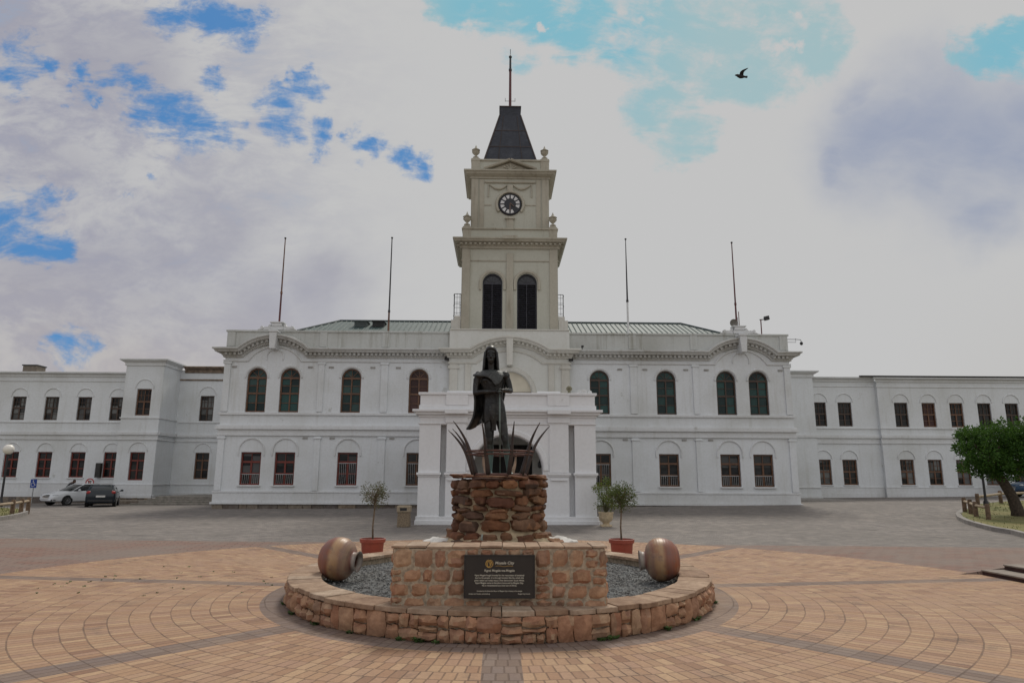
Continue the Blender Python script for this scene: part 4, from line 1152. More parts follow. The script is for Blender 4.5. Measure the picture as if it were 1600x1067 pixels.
m.build('lime_patch', plain('white_lime_patch', (.55,.53,.50), .9, .15, 8), ped, smooth=True, angle=180)
m = MB(); m.tube([(SC[0]-.25,SC[1]-.80,.72),(SC[0]-.255,SC[1]-.80,.88),(SC[0]-.25,SC[1]-.74,.92)], .016, 7); m.build('water_pipe', plain('grey_green_pipe', (.28,.30,.26), .6), ped, smooth=True)

# ------------------------------------------------------------------ bronze statue
def bronze():
    m, t, b = newmat('patinated_bronze'); p = t.obj(); x, y, z = t.sep(p)
    n1 = t.noise(p, 7, 5, .6); n2 = t.noise(p, 22, 4)
    c = t.mix(t.ss(n1, .38, .7), (.012,.0115,.011), (.036,.033,.029))
    # verdigris has eaten the shins and feet, and shows in flecks on the arms
    low = t.ss(t.m('ADD', z, t.m('MULTIPLY', t.m('SUBTRACT', n1, .5), .5)), .28, .62, 1, 0)
    c = t.mix(t.m('MULTIPLY', low, .8), c, (.16,.25,.235))
    c = t.mix(t.ss(n2, .56, .74, 0, .4), c, (.12,.16,.15))
    t.put(b.inputs['Base Color'], c); b.inputs['Metallic'].default_value = .35; b.inputs['Roughness'].default_value = .36
    t.put(b.inputs['Normal'], t.bump(n2, .25, .01)); return m
M['bronze'] = bronze()
SX, SY_, SZ = .02, 11.3, 1.76
stt = thing('statue', (SX, SY_, SZ), 'dark bronze statue of a standing cloaked man resting both hands on a staff', 'statue')
def W(x, y, z): return (x, SY_+y, z)
body = MB(); I3 = Matrix.Identity(3)
def limb(pts, rad, n=12): body.tube(pts, rad, n); [body.ell(p, (r,r,r), 10) for p, r in zip(pts, rad)]
hx = -.135
# torso
tor = [(-.07,0,2.74,.150,.105),(-.072,0,2.84,.170,.12),(-.08,0,2.95,.160,.112),(-.09,-.005,3.05,.150,.105),(-.10,-.01,3.18,.172,.115),(-.108,-.012,3.30,.196,.125),(-.115,0,3.40,.205,.115),(-.118,.005,3.46,.17,.09),(-.122,.005,3.51,.085,.07)]
body.rings([[(cx+a*math.cos(2*PI*k/20), SY_+cy+b*math.sin(2*PI*k/20), z) for k in range(20)] for cx, cy, z, a, b in tor])
body.ell(W(-.19,-.085,3.34), (.085,.05,.07), 10); body.ell(W(-.03,-.085,3.34), (.085,.05,.07), 10)   # chest
body.ell(W(-.33,.0,3.42), (.085,.08,.085), 10); body.ell(W(.105,.0,3.42), (.085,.08,.085), 10)        # shoulders
limb([W(-.122,.01,3.48), W(-.130,-.005,3.56), W(hx,-.01,3.64)], [.068,.058,.062])
# head with face
body.ell(W(hx,.01,3.79), (.088,.108,.118), 16); body.ell(W(hx,-.03,3.70), (.066,.075,.085), 14)
body.ell(W(hx,-.085,3.635), (.030,.024,.024), 8)                                                      # chin
body.tube([W(hx,-.098,3.775), W(hx,-.118,3.735), W(hx,-.127,3.712)], [.012,.018,.023], 8)
body.ell(W(hx,-.112,3.710), (.030,.016,.013), 8)                                                      # nostrils
body.ell(W(hx,-.106,3.676), (.036,.014,.009), 8); body.ell(W(hx,-.104,3.661), (.033,.015,.010), 8)      # lips
for s in (-1, 1):
    body.ell(W(hx+s*.038,-.082,3.80), (.034,.022,.011), 8)                                            # brow
    body.ell(W(hx+s*.036,-.086,3.768), (.017,.013,.010), 8)                                           # eye
    body.ell(W(hx+s*.052,-.066,3.728), (.026,.028,.022), 8)                                           # cheek
    body.ell(W(hx+s*.088,.015,3.745), (.012,.022,.034), 8)                                            # ear
# arms
limb([W(-.345,.0,3.40), W(-.375,-.0,3.26), W(-.385,-.03,3.125)], [.064,.058,.048])
limb([W(-.385,-.03,3.125), W(-.24,-.15,3.135), W(-.075,-.265,3.125)], [.048,.045,.030])
limb([W(.12,.0,3.40), W(.165,.0,3.28), W(.195,-.03,3.17)], [.062,.056,.046])
limb([W(.195,-.03,3.17), W(.14,-.16,3.155), W(.072,-.262,3.150)], [.046,.042,.029])
# hands: palms stacked over the staff's knob, five fingers each
body.ell(W(-.03,-.290,3.115), (.048,.036,.024), 10, Matrix.Rotation(R(-10),3,'Y')); body.ell(W(.035,-.288,3.150), (.046,.036,.022), 10, Matrix.Rotation(R(14),3,'Y'))
for k in range(4):
    y0 = -.262-.019*k
    body.tube([W(-.005,y0,3.122), W(.035,y0-.006,3.126-.004*k), W(.062-.004*abs(k-1.3),y0-.004,3.105), W(.066-.005*abs(k-1.3),y0+.002,3.082)], [.0115,.011,.010,.008], 8)
    body.tube([W(.01,y0,3.165), W(-.030,y0-.007,3.162-.003*k), W(-.060+.005*abs(k-1.3),y0-.005,3.142), W(-.066+.005*abs(k-1.3),y0,3.118)], [.0115,.011,.010,.008], 8)
body.tube([W(-.05,-.310,3.118), W(-.02,-.338,3.112), W(.010,-.346,3.098)], [.013,.012,.009], 8)
body.tube([W(.055,-.308,3.155), W(.022,-.340,3.160), W(-.006,-.350,3.152)], [.013,.012,.009], 8)
# legs
limb([W(-.150,.0,2.78), W(-.150,-.03,2.55), W(-.138,-.05,2.33)], [.098,.084,.060], 14)
limb([W(-.138,-.045,2.33), W(-.135,-.005,2.14), W(-.132,.005,1.95), W(-.132,.01,1.86)], [.058,.060,.042,.036], 12)
limb([W(.020,.0,2.78), W(.070,-.045,2.55), W(.115,-.08,2.34)], [.098,.083,.059], 14)
limb([W(.115,-.075,2.34), W(.143,-.03,2.15), W(.165,.0,1.95), W(.172,.01,1.86)], [.057,.059,.041,.036], 12)
for x, dx in ((-.132,-.02), (.172,.045)):
    body.tube([W(x,.055,1.812), W(x,0,1.83), W(x+dx*.6,-.08,1.812), W(x+dx,-.15,1.797), W(x+dx*1.15,-.19,1.79)], [.034,.042,.042,.038,.022], 12)
    body.ell(W(x,.045,1.80), (.036,.04,.036), 8)
    for k in range(5): body.ell(W(x+dx*1.15-.034+.017*k, -.185+.006*abs(k-1.5), 1.785), (.010,.022,.012), 8)
o = body.build('body', M['bronze'], None, base=(SX,SY_,SZ)); meshify(o, remesh=.0095, smooth_it=3); par(o, stt)
# hair: cap and braids to the shoulders
hb = MB()
cap = []
for i in range(9):
    b_ = R(-12+102*i/8); ring = []
    for j in range(20):
        a = 2*PI*j/20; front = max(0, -math.sin(a))
        zz = 3.80+.135*math.sin(max(b_, R(18)*front*2 if front > .3 else b_)); rr_ = math.cos(max(b_, R(34)*front if front > .3 else b_))**.75
        ring.append(W(hx+.106*rr_*math.cos(a), .015+.118*rr_*math.sin(a), zz))
    cap.append(ring)
hb.rings(cap)
for k in range(13):
    a = R(-22+224*k/12); x0, y0 = hx+.098*math.cos(a), .02+.11*math.sin(a)
    sp_ = 1.04
    hb.tube([W(x0,y0,3.83), W(hx+.112*math.cos(a),.02+.118*math.sin(a),3.70), W(hx+.115*sp_*math.cos(a),.025+.12*math.sin(a),3.58), W(hx+.13*sp_*math.cos(a),.03+.125*math.sin(a),3.49)], [.022,.024,.024,.016], 8)
o = hb.build('hair', M['bronze'], None, base=(SX,SY_,SZ)); meshify(o, remesh=.009, smooth_it=2); par(o, stt)
# fur collar over the shoulders
cl = MB(); rr = []
for i in range(7):
    v = i/6; ring = []
    for j in range(36):
        a = 2*PI*j/36; fr = max(0, -math.sin(a))
        wob = .025*math.sin(a*7+1)*v+.018*math.sin(a*11)*v
        rx_ = .080+((.220 if math.cos(a) < 0 else .165)+wob)*v**.8; ry_ = .072+(.095+.04*fr+wob*.5)*v**.8
        drop = .03+.075*v**1.6+ (.15*v*v*math.exp(-((a-R(290))/.35)**2)) + .05*v*fr
        ring.append(W(-.12+rx_*math.cos(a), .0+ry_*math.sin(a)-.02*fr*v, 3.55-drop))
    rr.append(ring)
inner = [[(q[0], q[1], q[2]-.022) for q in r_] for r_ in reversed(rr)]
cl.rings(rr+inner, cap=False)
fur = plain('bronze_fur_texture', (.045,.047,.045), .5, .35, 26, .3, bump=.8)
o = cl.build('cape_collar', fur, None, smooth=True, angle=180, base=(SX,SY_,SZ)); par(o, stt)
# cloak hanging from the right shoulder and down the back
ck_ = MB(); rows = []
ctl = [(3.47,-.34,.10,.03),(3.36,-.410,.13,.02),(3.2,-.415,.12,.02),(3.0,-.40,.08,.02),(2.85,-.405,.05,.02),(2.72,-.43,.02,.015),(2.60,-.485,-.02,.01),(2.53,-.53,-.06,.0)]
for i in range(22):
    t_ = i/21*(len(ctl)-1); k = min(int(t_), len(ctl)-2); f = t_-k
    z, xl, xr, yf = [a+(b_-a)*f for a, b_ in zip(ctl[k], ctl[k+1])]
    row = []
    for j in range(19):
        u = j/18; fold = .016*math.sin(u*19+z*3)*min(1, (3.5-z)*2)
        x = xl+(xr-xl)*u**1.15; y = yf-.06+.20*math.sin(min(1, u*1.7)*PI/2)+fold
        hem = max(0, (u-.18))*.30*min(1, max(0, (2.95-z)/.4))
        row.append((x+fold*.4, SY_+y, z+min(hem, .17)))
    rows.append(row)
n = len(rows[0])
ck_.v = [q for r_ in rows for q in r_]
ck_.f = [(i*n+j, i*n+j+1, (i+1)*n+j+1, (i+1)*n+j) for i in range(len(rows)-1) for j in range(n-1)]
ck_.fixn = False
o = ck_.build('cloak', M['bronze'], None, smooth=True, angle=180, base=(SX,SY_,SZ)); md = o.modifiers.new('t','SOLIDIFY'); md.thickness = .028; md.offset = 0; par(o, stt)
# wrap round the hips with its front apron
lc = MB(); rr = []
for z, a_, b_, cx in ((3.02,.160,.118,-.085),(2.93,.176,.130,-.075),(2.82,.190,.138,-.068),(2.72,.196,.138,-.062),(2.655,.198,.134,-.058)):
    ring = []
    for j in range(40):
        a = 2*PI*j/40; f = 1+.03*math.sin(a*9+z*4)*(3.02-z)*2
        ring.append(W(cx+a_*f*math.cos(a), -.02+b_*f*math.sin(a), z+(.03*math.sin(a*3+.5) if z < 2.7 else 0)))
    rr.append(ring)
lc.rings(rr+[[(q[0]*.98+(-.06)*.02, SY_+(q[1]-SY_)*.95, q[2]) for q in r_] for r_ in reversed(rr)], cap=False)
ap_ = []
for i in range(9):
    v = i/8; w = .075-.03*v+.015*math.sin(v*6); z = 2.95-.44*v; y = -.165-.012*math.sin(v*4)
    ap_.append([W(-.075-w,y,z), W(-.075-w*.3,y-.022,z-.01), W(-.075+w*.3,y-.012,z+.004), W(-.075+w,y+.004,z), W(-.075+w,y+.03,z), W(-.075-w,y+.03,z)])
lc.rings(ap_)
o = lc.build('loincloth', M['bronze'], None, smooth=True, angle=60, base=(SX,SY_,SZ)); par(o, stt)
sf = MB(); sf.tube([W(.015,-.30,3.11), W(.022,-.285,2.6), W(.032,-.27,1.80)], [.014,.0125,.011], 8); sf.ell(W(.012,-.30,3.125), (.034,.034,.034), 12)
o = sf.build('staff', plain('pale_weathered_bronze', (.13,.155,.14), .45, .3, 9, .4), None, smooth=True, angle=180, base=(SX,SY_,SZ)); par(o, stt)
bs = MB(); bs.lathe([(.36,-.045),(.36,.012),(.33,.018),(.0,.018)], W(SX,0,1.76), 24); o = bs.build('base', M['bronze'], None, base=(SX,SY_,SZ)); par(o, stt)

# ------------------------------------------------------------------ ring of horns round the statue
hr = thing('horn_ring', (SC[0], SC[1], 1.74), 'rusty iron hoops holding tall curved horns in a ring around the statue feet', 'horn ring')
M['horn'] = plain('dark_horn', (.026,.018,.016), .4, .35, 7, c2=(.060,.042,.036))
M['hoop'] = plain('rusted_hoop', (.10,.04,.028), .7, .4, 12)
def horn(deg, lean=1., top=2.62, mat='horn', thick=.040):
    a = R(deg); d = Vector((math.sin(a), -math.cos(a), 0)); P_ = []
    rb, rt, rT = .41, .53, .53+.30*lean
    for k in range(13):
        v = k/12; z = 1.78+(top-1.78)*v
        r_ = rb+(rt-rb)*min(1, v/.45) + (rT-rt)*max(0, (v-.40)/.6)**1.55
        P_.append(Vector((SC[0], SC[1], z))+d*r_)
    mb = MB(); mb.tube(P_, [thick*(1-.9*(k/12)**1.3)+.003 for k in range(13)], 9)
    return mb.build('horn', M[mat], hr, smooth=True, angle=180)
for deg, lean, top in ((-24,.55,2.63),(21,.35,2.62),(-63,1.,2.64),(-80,1.05,2.51),(-108,1.0,2.56),(58,.75,2.62),(92,1.0,2.60)): horn(deg, lean, top)
for deg in (150, -150):
    o = horn(deg, .2, 2.22, 'cream_horn' if False else 'horn', .03)
    o.data.materials[0] = plain('bleached_horn', (.36,.24,.16), .6, .3, 8)
def hoop(z, r_, w, name='hoop'):
    mb = MB(); mb.tube([(SC[0]+r_*math.sin(2*PI*k/40), SC[1]-r_*math.cos(2*PI*k/40), z) for k in range(41)], w, 7, False); return mb.build(name, M['hoop'], hr, smooth=True, angle=180)
hoop(2.175, .545, .014); hoop(2.12, .535, .012); hoop(1.80, .425, .026)
mb = MB(); mb.lathe([(.44,1.715),(.44,1.765),(.40,1.77),(.40,1.72)], (SC[0],SC[1],0), 36); mb.build('base_ring', M['hoop'], hr)

# ------------------------------------------------------------------ big glazed clay pots
def m_pot(t, b):
    p = t.obj(); x, y, z = t.sep(p); n1 = t.noise(p, 3.2, 5, .6); n2 = t.noise(p, 11, 4)
    zz = t.m('ADD', z, t.m('MULTIPLY', t.m('SUBTRACT', n1, .5), .09))
    rp = t.n('ShaderNodeValToRGB'); t.put(rp.inputs[0], t.m('ADD', t.m('MULTIPLY', zz, 1.5), .5)); el = rp.color_ramp.elements
    stops = [(0,(.15,.06,.045)),(.18,(.26,.085,.04)),(.33,(.22,.095,.07)),(.42,(.22,.085,.05)),(.51,(.40,.25,.13)),(.65,(.36,.21,.11)),(.72,(.26,.15,.105)),(.80,(.32,.21,.14)),(.86,(.19,.08,.06)),(.93,(.42,.38,.33)),(1,(.22,.19,.17))]
    while len(el) < len(stops): el.new(.5)
    for e, (q, c) in zip(el, stops): e.position = q; e.color = c+(1,)
    c = t.mix(t.ss(n1, .48, .70, 0, .6), rp.outputs[0], (.25,.065,.022)); c = t.mix(t.ss(n2, .46, .75, 0, .5), c, (.14,.10,.085)); n3 = t.noise(p, 5, 6, .7); c = t.mix(t.ss(n3, .52, .7, 0, .55), c, (.33,.22,.14))
    lines = t.m('SINE', t.m('MULTIPLY', z, 150)); c = t.mix(t.ss(lines, .7, 1., 0, .07), c, (.10,.06,.045))
    t.put(b.inputs['Base Color'], c); b.inputs['Roughness'].default_value = .42; b.inputs['Specular IOR Level'].default_value = .45
    t.put(b.inputs['Normal'], t.bump(t.m('ADD', lines, n2), .12, .004))
M['pot'] = smat(m_pot, 'banded_glaze')
def clay_pot(loc, axis, label, k=1.):
    mb = MB(); P_ = [(.02,-.285),(.13,-.28),(.20,-.255),(.275,-.19),(.322,-.10),(.338,0),(.328,.09),(.285,.17),(.215,.225),(.150,.245),(.132,.262),(.138,.30),(.155,.335),(.163,.345),(.150,.352),(.125,.335),(.112,.29),(.118,.24),(.22,.16),(.27,.05),(.25,-.12),(.1,-.22),(.0,-.23)]
    mb.lathe([(r_*k, z*k) for r_, z in P_], (0,0,0), 40)
    q = Vector((0,0,1)).rotation_difference(Vector(axis).normalized())
    o = mb.build('clay_pot', M['pot'], smooth=True, angle=70); o.location = loc; o.rotation_mode = 'QUATERNION'; o.rotation_quaternion = q
    return tag(o, label, 'pot', 'large clay pots lying on the gravel')
clay_pot((-2.43,10.95,.53+.0), (.96,-.24,-.10), 'banded brown clay pot lying on gravel on the left with its mouth showing', .96)
clay_pot((2.53,10.95,.53), (-.97,.12,-.06), 'banded brown clay pot lying on gravel on the right with its mouth turned away', .96)

# ------------------------------------------------------------------ foliage
def leafmat(name, a, b_, c_):
    m, t, b = newmat(name); g = t.n('ShaderNodeNewGeometry').outputs['Random Per Island']; p = t.obj(); nz = t.noise(p, 2.4, 3)
    rp = t.n('ShaderNodeValToRGB'); t.put(rp.inputs[0], t.m('ADD', t.m('MULTIPLY', g, .7), t.m('MULTIPLY', nz, .4))); el = rp.color_ramp.elements; el.new(.5)
    for e, q in zip(el, (a, b_, c_)): e.color = q+(1,)
    t.put(b.inputs['Base Color'], rp.outputs[0]); b.inputs['Roughness'].default_value = .55; b.inputs['Specular IOR Level'].default_value = .25
    tr = t.n('ShaderNodeBsdfTranslucent'); t.put(tr.inputs[0], t.mix(.5, rp.outputs[0], (.10,.16,.02)))
    mx = t.n('ShaderNodeMixShader'); mx.inputs[0].default_value = .28; t.nt.links.new(b.outputs[0], mx.inputs[1]); t.nt.links.new(tr.outputs[0], mx.inputs[2])
    t.nt.links.new(mx.outputs[0], m.node_tree.nodes['Material Output'].inputs['Surface'])
    return m
def leaf(mb, p, d, l, w, rg):
    d = d.normalized(); s_ = d.cross(Vector((rg.uniform(-1,1), rg.uniform(-1,1), rg.uniform(-.3,1)))).normalized()*w/2; u = s_.cross(d).normalized()*w*.25
    a = p; m_ = p+d*l*.5
    mb.add([a, m_+s_+u, p+d*l, m_-s_+u], [(0,1,2),(0,2,3)])
def clump_crown(mb, clumps, n, l, w, rg, sq=1.):
    for c, r_ in clumps:
        c = Vector(c)
        for k in range(n):
            d = Vector((rg.gauss(0,1), rg.gauss(0,1), rg.gauss(0,1)*sq)).normalized(); q = rg.random()**.45
            p = c+d*r_*q; leaf(mb, p, (d+Vector((rg.uniform(-.8,.8), rg.uniform(-.8,.8), rg.uniform(-.6,.7)))), l*rg.uniform(.6,1.2), w*rg.uniform(.7,1.2), rg)
def potted_tree(x, y, h, cr, label, mat, ncl, nlv, seed, ch=1., bare=0):
    rg = random.Random(seed); z0 = zg(x, y)+.008
    t_ = thing('potted_tree', (x, y, z0), label, 'potted tree', 'clipped trees in red tubs behind the basin')
    mb = MB(); mb.lathe([(.20,0),(.215,.02),(.245,.36),(.275,.365),(.28,.44),(.255,.445),(.245,.39),(.0,.385)], (x,y,z0), 32); mb.lathe([(.231,.12),(.24,.13),(.236,.14)], (x,y,z0), 32); mb.build('tub', M['terracotta'], t_, smooth=True, angle=45)
    mb = MB(); mb.lathe([(.244,.395),(.15,.41),(0,.42)], (x,y,z0), 20); mb.build('soil', M['soil'], t_, smooth=True)
    mb = MB(); top = z0+h-cr*1.25
    mb.tube([(x,y,z0+.38),(x-.012,y,z0+.7),(x+.015,y,top-.15),(x+.01,y,top+.12)], [.022,.018,.017,.012], 8)
    cl_ = []
    for k in range(ncl):
        d = Vector((rg.gauss(0,1), rg.gauss(0,1), rg.gauss(0,1)*ch)); d = d.normalized()*rg.uniform(.35,1.); c = Vector((x,y,z0+h-cr*ch))+Vector((d.x*cr*.85, d.y*cr*.85, d.z*cr*.85*ch))
        cl_.append((c, cr*rg.uniform(.2,.34)))
        b0 = Vector((x+.01,y,top+rg.uniform(-.1,.12))); mb.tube([b0, b0.lerp(c,.5)+Vector((0,0,.03)), c, c+(c-b0)*.15], [.009,.006,.004,.002], 5)
    mb.build('trunk', plain('grey_brown_bark', (.17,.13,.09), .9, .3, 25, bump=.5), t_, smooth=True, angle=180)
    mb = MB(); clump_crown(mb, cl_, nlv, .055, .018, rg); mb.fixn = False; mb.build('crown', mat, t_)
M['leaf_dry'] = leafmat('dry_olive_leaves', (.06,.05,.025), (.10,.095,.05), (.15,.14,.09))
M['leaf_olive'] = leafmat('grey_green_leaves', (.045,.06,.02), (.085,.11,.035), (.14,.16,.06))
M['leaf_lime'] = leafmat('yellow_green_leaves', (.07,.10,.015), (.13,.17,.025), (.19,.22,.05))
M['leaf_dark'] = leafmat('deep_green_leaves', (.018,.05,.010), (.038,.105,.016), (.095,.19,.032))
potted_tree(-2.72, 15.5, 1.70, .37, 'thin half bare clipped tree in red tub left of the statue', M['leaf_dry'], 34, 26, 4, 1.0)
potted_tree(2.72, 15.5, 1.70, .38, 'leafy olive green clipped tree in red tub right of the statue', M['leaf_olive'], 46, 48, 6, .95)
# urn with its bush beside the porch
ux, uy = 3.9, 25.3; uz = zg(ux, uy)+.0; rg = random.Random(8)
un = thing('planter_urn', (ux, uy, uz), 'cream stone urn with yellow green bush beside the white porch', 'planter')
mb = MB(); mb.box(ux-.19, ux+.19, uy-.19, uy+.19, uz-.02, uz+.05); mb.lathe([(.16,.05),(.11,.09),(.12,.13),(.21,.20),(.255,.32),(.25,.42),(.275,.46),(.275,.50),(.24,.50),(.23,.44),(0,.43)], (ux,uy,uz), 28); mb.build('urn', M['cream_stone'], un, smooth=True, angle=45)
mb = MB(); mb.lathe([(.23,.45),(0,.47)], (ux,uy,uz), 16); mb.build('soil', M['soil'], un)
mb = MB(); cl_ = []
for k in range(34):
    a = rg.uniform(0,2*PI); v = rg.random(); r_ = (.16+.36*math.sin(PI*(.15+.8*v)))*rg.uniform(.2,1)
    c = Vector((ux+r_*math.cos(a)+.02, uy+r_*math.sin(a), uz+.55+1.08*v)); cl_.append((c, rg.uniform(.11,.19))); mb.tube([(ux,uy,uz+.44), Vector((ux,uy,uz+.6)).lerp(c,.5), c], [.012,.008,.004], 5)
mb.build('stems', plain('green_brown_stem', (.08,.075,.035), .8), un)
mb = MB(); clump_crown(mb, cl_, 58, .07, .026, rg); mb.fixn = False; mb.build('foliage', M['leaf_lime'], un)
# stone litter bin on the left
bx_, by_ = -3.33, 25.1; bz = zg(bx_, by_)
lb = thing('litter_bin', (bx_, by_, bz), 'square exposed aggregate litter bin with flared lid left of the porch', 'litter bin')
mb = MB(); mb.rings([[(bx_+s*a, by_+t_*a, bz+z) for s, t_ in ((-1,-1),(1,-1),(1,1),(-1,1))] for a, z in ((.20,-.02),(.215,.02),(.205,.50))]); mb.build('body', plain('brown_aggregate', (.22,.17,.115), .95, .35, 40, bump=.6), lb, bevel=.012)
mb = MB(); mb.rings([[(bx_+s*a, by_+t_*a, bz+z) for s, t_ in ((-1,-1),(1,-1),(1,1),(-1,1))] for a, z in ((.20,.5),(.235,.515),(.24,.70),(.215,.735))]); mb.build('lid', plain('pale_aggregate', (.33,.27,.19), .95, .3, 40, bump=.5), lb, bevel=.012)
mb = MB(); mb.box(bx_-.12, bx_+.12, by_-.243, by_-.2, bz+.56, bz+.66); mb.build('opening', M['black'], lb)

# round-topped tree on the island
tx, ty = 20.75, 27.6; tz = zg(tx, ty)+.1; rg = random.Random(77)
tr = thing('broadleaf_tree', (tx, ty, tz), 'leaning tree with dense round green crown on the grass island', 'tree')
mb = MB()
tp = [Vector((tx,ty,tz-.1)), Vector((tx-.03,ty,tz+.25)), Vector((tx-.18,ty,tz+.8)), Vector((tx-.45,ty,tz+1.35)), Vector((tx-.85,ty+.05,tz+1.95)), Vector((tx-1.05,ty,tz+2.4))]
mb.tube(tp, [.31,.24,.20,.185,.16,.12], 14)
for dx, dy, dz in ((-1.1,.2,.6),(.9,-.3,.9),(.1,.9,1.0),(-.2,-.9,.8),(1.2,.4,.5),(-.9,-.5,.9),(.3,.2,1.5)):
    b0 = tp[4]; e = b0+Vector((dx,dy,dz)); mb.tube([b0, b0.lerp(e,.5)+Vector((0,0,-.05)), e], [.11,.07,.03], 8)
for i, v in enumerate(mb.v): mb.v[i] = tuple(Vector(v)+Vector((mnoise.noise(Vector(v)*4), mnoise.noise(Vector(v)*4+Vector((9,0,0))), 0))*.025)
mb.build('trunk', plain('dark_bark', (.055,.04,.028), .9, .4, 14, bump=.9), tr, smooth=True, angle=180)
mb = MB(); cc = Vector((tx-.32,ty,2.93)); cl_ = []
for k in range(210):
    d = Vector((rg.gauss(0,1), rg.gauss(0,1), rg.gauss(0,1))).normalized(); q = rg.uniform(.6,1.) if k > 30 else rg.uniform(.1,.6)
    z_ = d.z*1.16 if d.z > 0 else d.z*1.08
    c = cc+Vector((d.x*1.82*q, d.y*1.75*q, z_*q))
    lump = mnoise.noise(d*2.1+Vector((4,1,7)))
    c += d*lump*.22
    cl_.append((c, rg.uniform(.18,.32)))
clump_crown(mb, cl_, 110, .12, .058, rg, .8); mb.fixn = False
mb.build('crown', M['leaf_dark'], tr)

# ------------------------------------------------------------------ grass islands, kerbs, fences, lamps
def island_bed(edge, close, name_lbl):
    P_ = edge+close; mb = MB(); n = len(P_)
    mb.v = [(x, y, zg(x,y)+.13) for x, y in P_]; mb.f = [tuple(range(n))]; mb.fixn = False
    bmx = bmesh.new()
    o = mb.build('lawn', M['lawn']); tag(o, kind='structure')
    k = MB(); rr = []
    for i, (x, y) in enumerate(edge):
        a = Vector(edge[max(i-1,0)]); b_ = Vector(edge[min(i+1,len(edge)-1)]); t_ = (b_-a).normalized(); nn = Vector((t_.y,-t_.x))
        z = zg(x,y); rr.append([(x+nn.x*q, y+nn.y*q, z+h) for q, h in ((.10,-.1),(.10,.13),(.08,.15),(-.10,.15),(-.10,-.1))])
    k.rings(rr); o = k.build('kerb', M['conc']); tag(o, kind='structure')
    g = MB(); rg = random.Random(len(edge))
    def inside(x, y):
        c = False
        for (x1,y1),(x2,y2) in zip(P_, P_[1:]+P_[:1]):
            if (y1 > y) != (y2 > y) and x < (x2-x1)*(y-y1)/(y2-y1)+x1: c = not c
        return c
    xs_ = [p[0] for p in P_]; ys_ = [p[1] for p in P_]; cnt = 0
    while cnt < 9000:
        x, y = rg.uniform(min(xs_), max(xs_)), rg.uniform(min(ys_), max(ys_)); cnt += 1
        if abs(x) > 28 or not inside(x, y): continue
        if mnoise.noise(Vector((x*.7,y*.7,3))) < -.25: continue
        z = zg(x,y)+.128; h = rg.uniform(.03,.09); a = rg.uniform(0,6.28); dx, dy = math.cos(a)*.02, math.sin(a)*.02
        g.add([(x-dy,y+dx,z),(x+dy,y-dx,z),(x+dx*2,y+dy*2,z+h)], [(0,1,2)])
    g.fixn = False
    tag(g.build('grass', M['blade']), kind='stuff')
M['lawn'] = plain('dry_lawn', (.20,.17,.06), .95, .3, .9, c2=(.12,.125,.035))
M['blade'] = plain('grass_blades', (.17,.16,.045), .8, .3, .8, c2=(.09,.12,.025))
eR = [(15.4,19.4),(16.2,21.2),(16.75,22.6),(16.85,23.6),(17.25,24.9),(17.7,26.2),(18.3,27.5),(19.1,28.8),(20.2,30.2),(21.6,31.8),(23.3,33.6),(25.5,35.1),(28.5,36.3),(32,37)]
island_bed(list(reversed([( -x, y) for x, y in []])) or eR, [(45,37),(45,19.4)], 'r')
eL = [(-28,36.2),(-24.6,35.5),(-22.6,34.0),(-21.3,32.2),(-20.4,30.6),(-19.7,28.8),(-19.2,26.8),(-18.9,24.5)]
island_bed(eL, [(-45,24.5),(-45,36.2)], 'l')
def log_post(mb, x, y, h=.62, r_=.085):
    z = zg(x,y)+.1; mb.lathe([(r_*.98,-.1),(r_,.1),(r_*.97,h-.03),(r_*.75,h)], (x,y,z), 12)
def log_fence(pts, label, skip=()):
    f = thing('post_and_rail_fence', (pts[0][0], pts[0][1], zg(*pts[0])+.1), label, 'low fence', 'low log fences round the grass islands')
    for x, y in pts:
        mb = MB(); log_post(mb, x, y); mb.build('post', M['wood'], f, smooth=True, angle=45)
    for i, ((x0,y0),(x1,y1)) in enumerate(zip(pts, pts[1:])):
        if i in skip: continue
        mb = MB(); mb.tube([(x0,y0-.02,zg(x0,y0)+.57),(x1,y1-.02,zg(x1,y1)+.57)], .055, 8); mb.build('rail', M['wood_pale'], f, smooth=True, angle=60)
log_fence([(18.62,26.35),(18.95,27.5),(19.5,28.6),(19.9,29.55)], 'low log fence of short posts along the near curve of right grass island')
log_fence([(22.2,32.0),(24.75,34.0),(28.6,35.2),(32,35.6)], 'low log fence with long pale rails at far side of right island')
log_fence([(-21.15,32.05),(-20.75,31.0),(-20.3,29.8),(-19.9,28.3),(-19.6,26.5)], 'low log fence with pale rail on the left grass island')
def globe_lamp(x, y, h, label, r_=.28):
    z = zg(x,y)+.1; l = thing('street_lamp', (x,y,z), label, 'street lamp', 'globe lamps by the grass islands')
    mb = MB(); mb.lathe([(.11,-.1),(.11,.25),(.07,.3),(.055,.5),(.05,h-.3),(.09,h-.27),(.09,h-.22)], (x,y,z), 12); mb.build('pole', M['iron'], l, smooth=True, angle=45)
    mb = MB(); mb.ell((x,y,z+h), (r_,r_,r_), 24); mb.build('globe', plain('white_globe', (.80,.76,.70), .35, .04, 2), l, smooth=True, angle=180)
globe_lamp(-26.55, 38.0, 3.0, 'black lamp post with white globe near the parked white car', .27)
globe_lamp(22.65, 32.1, 2.35, 'black lamp post standing on the grass half hidden by round tree', .25)

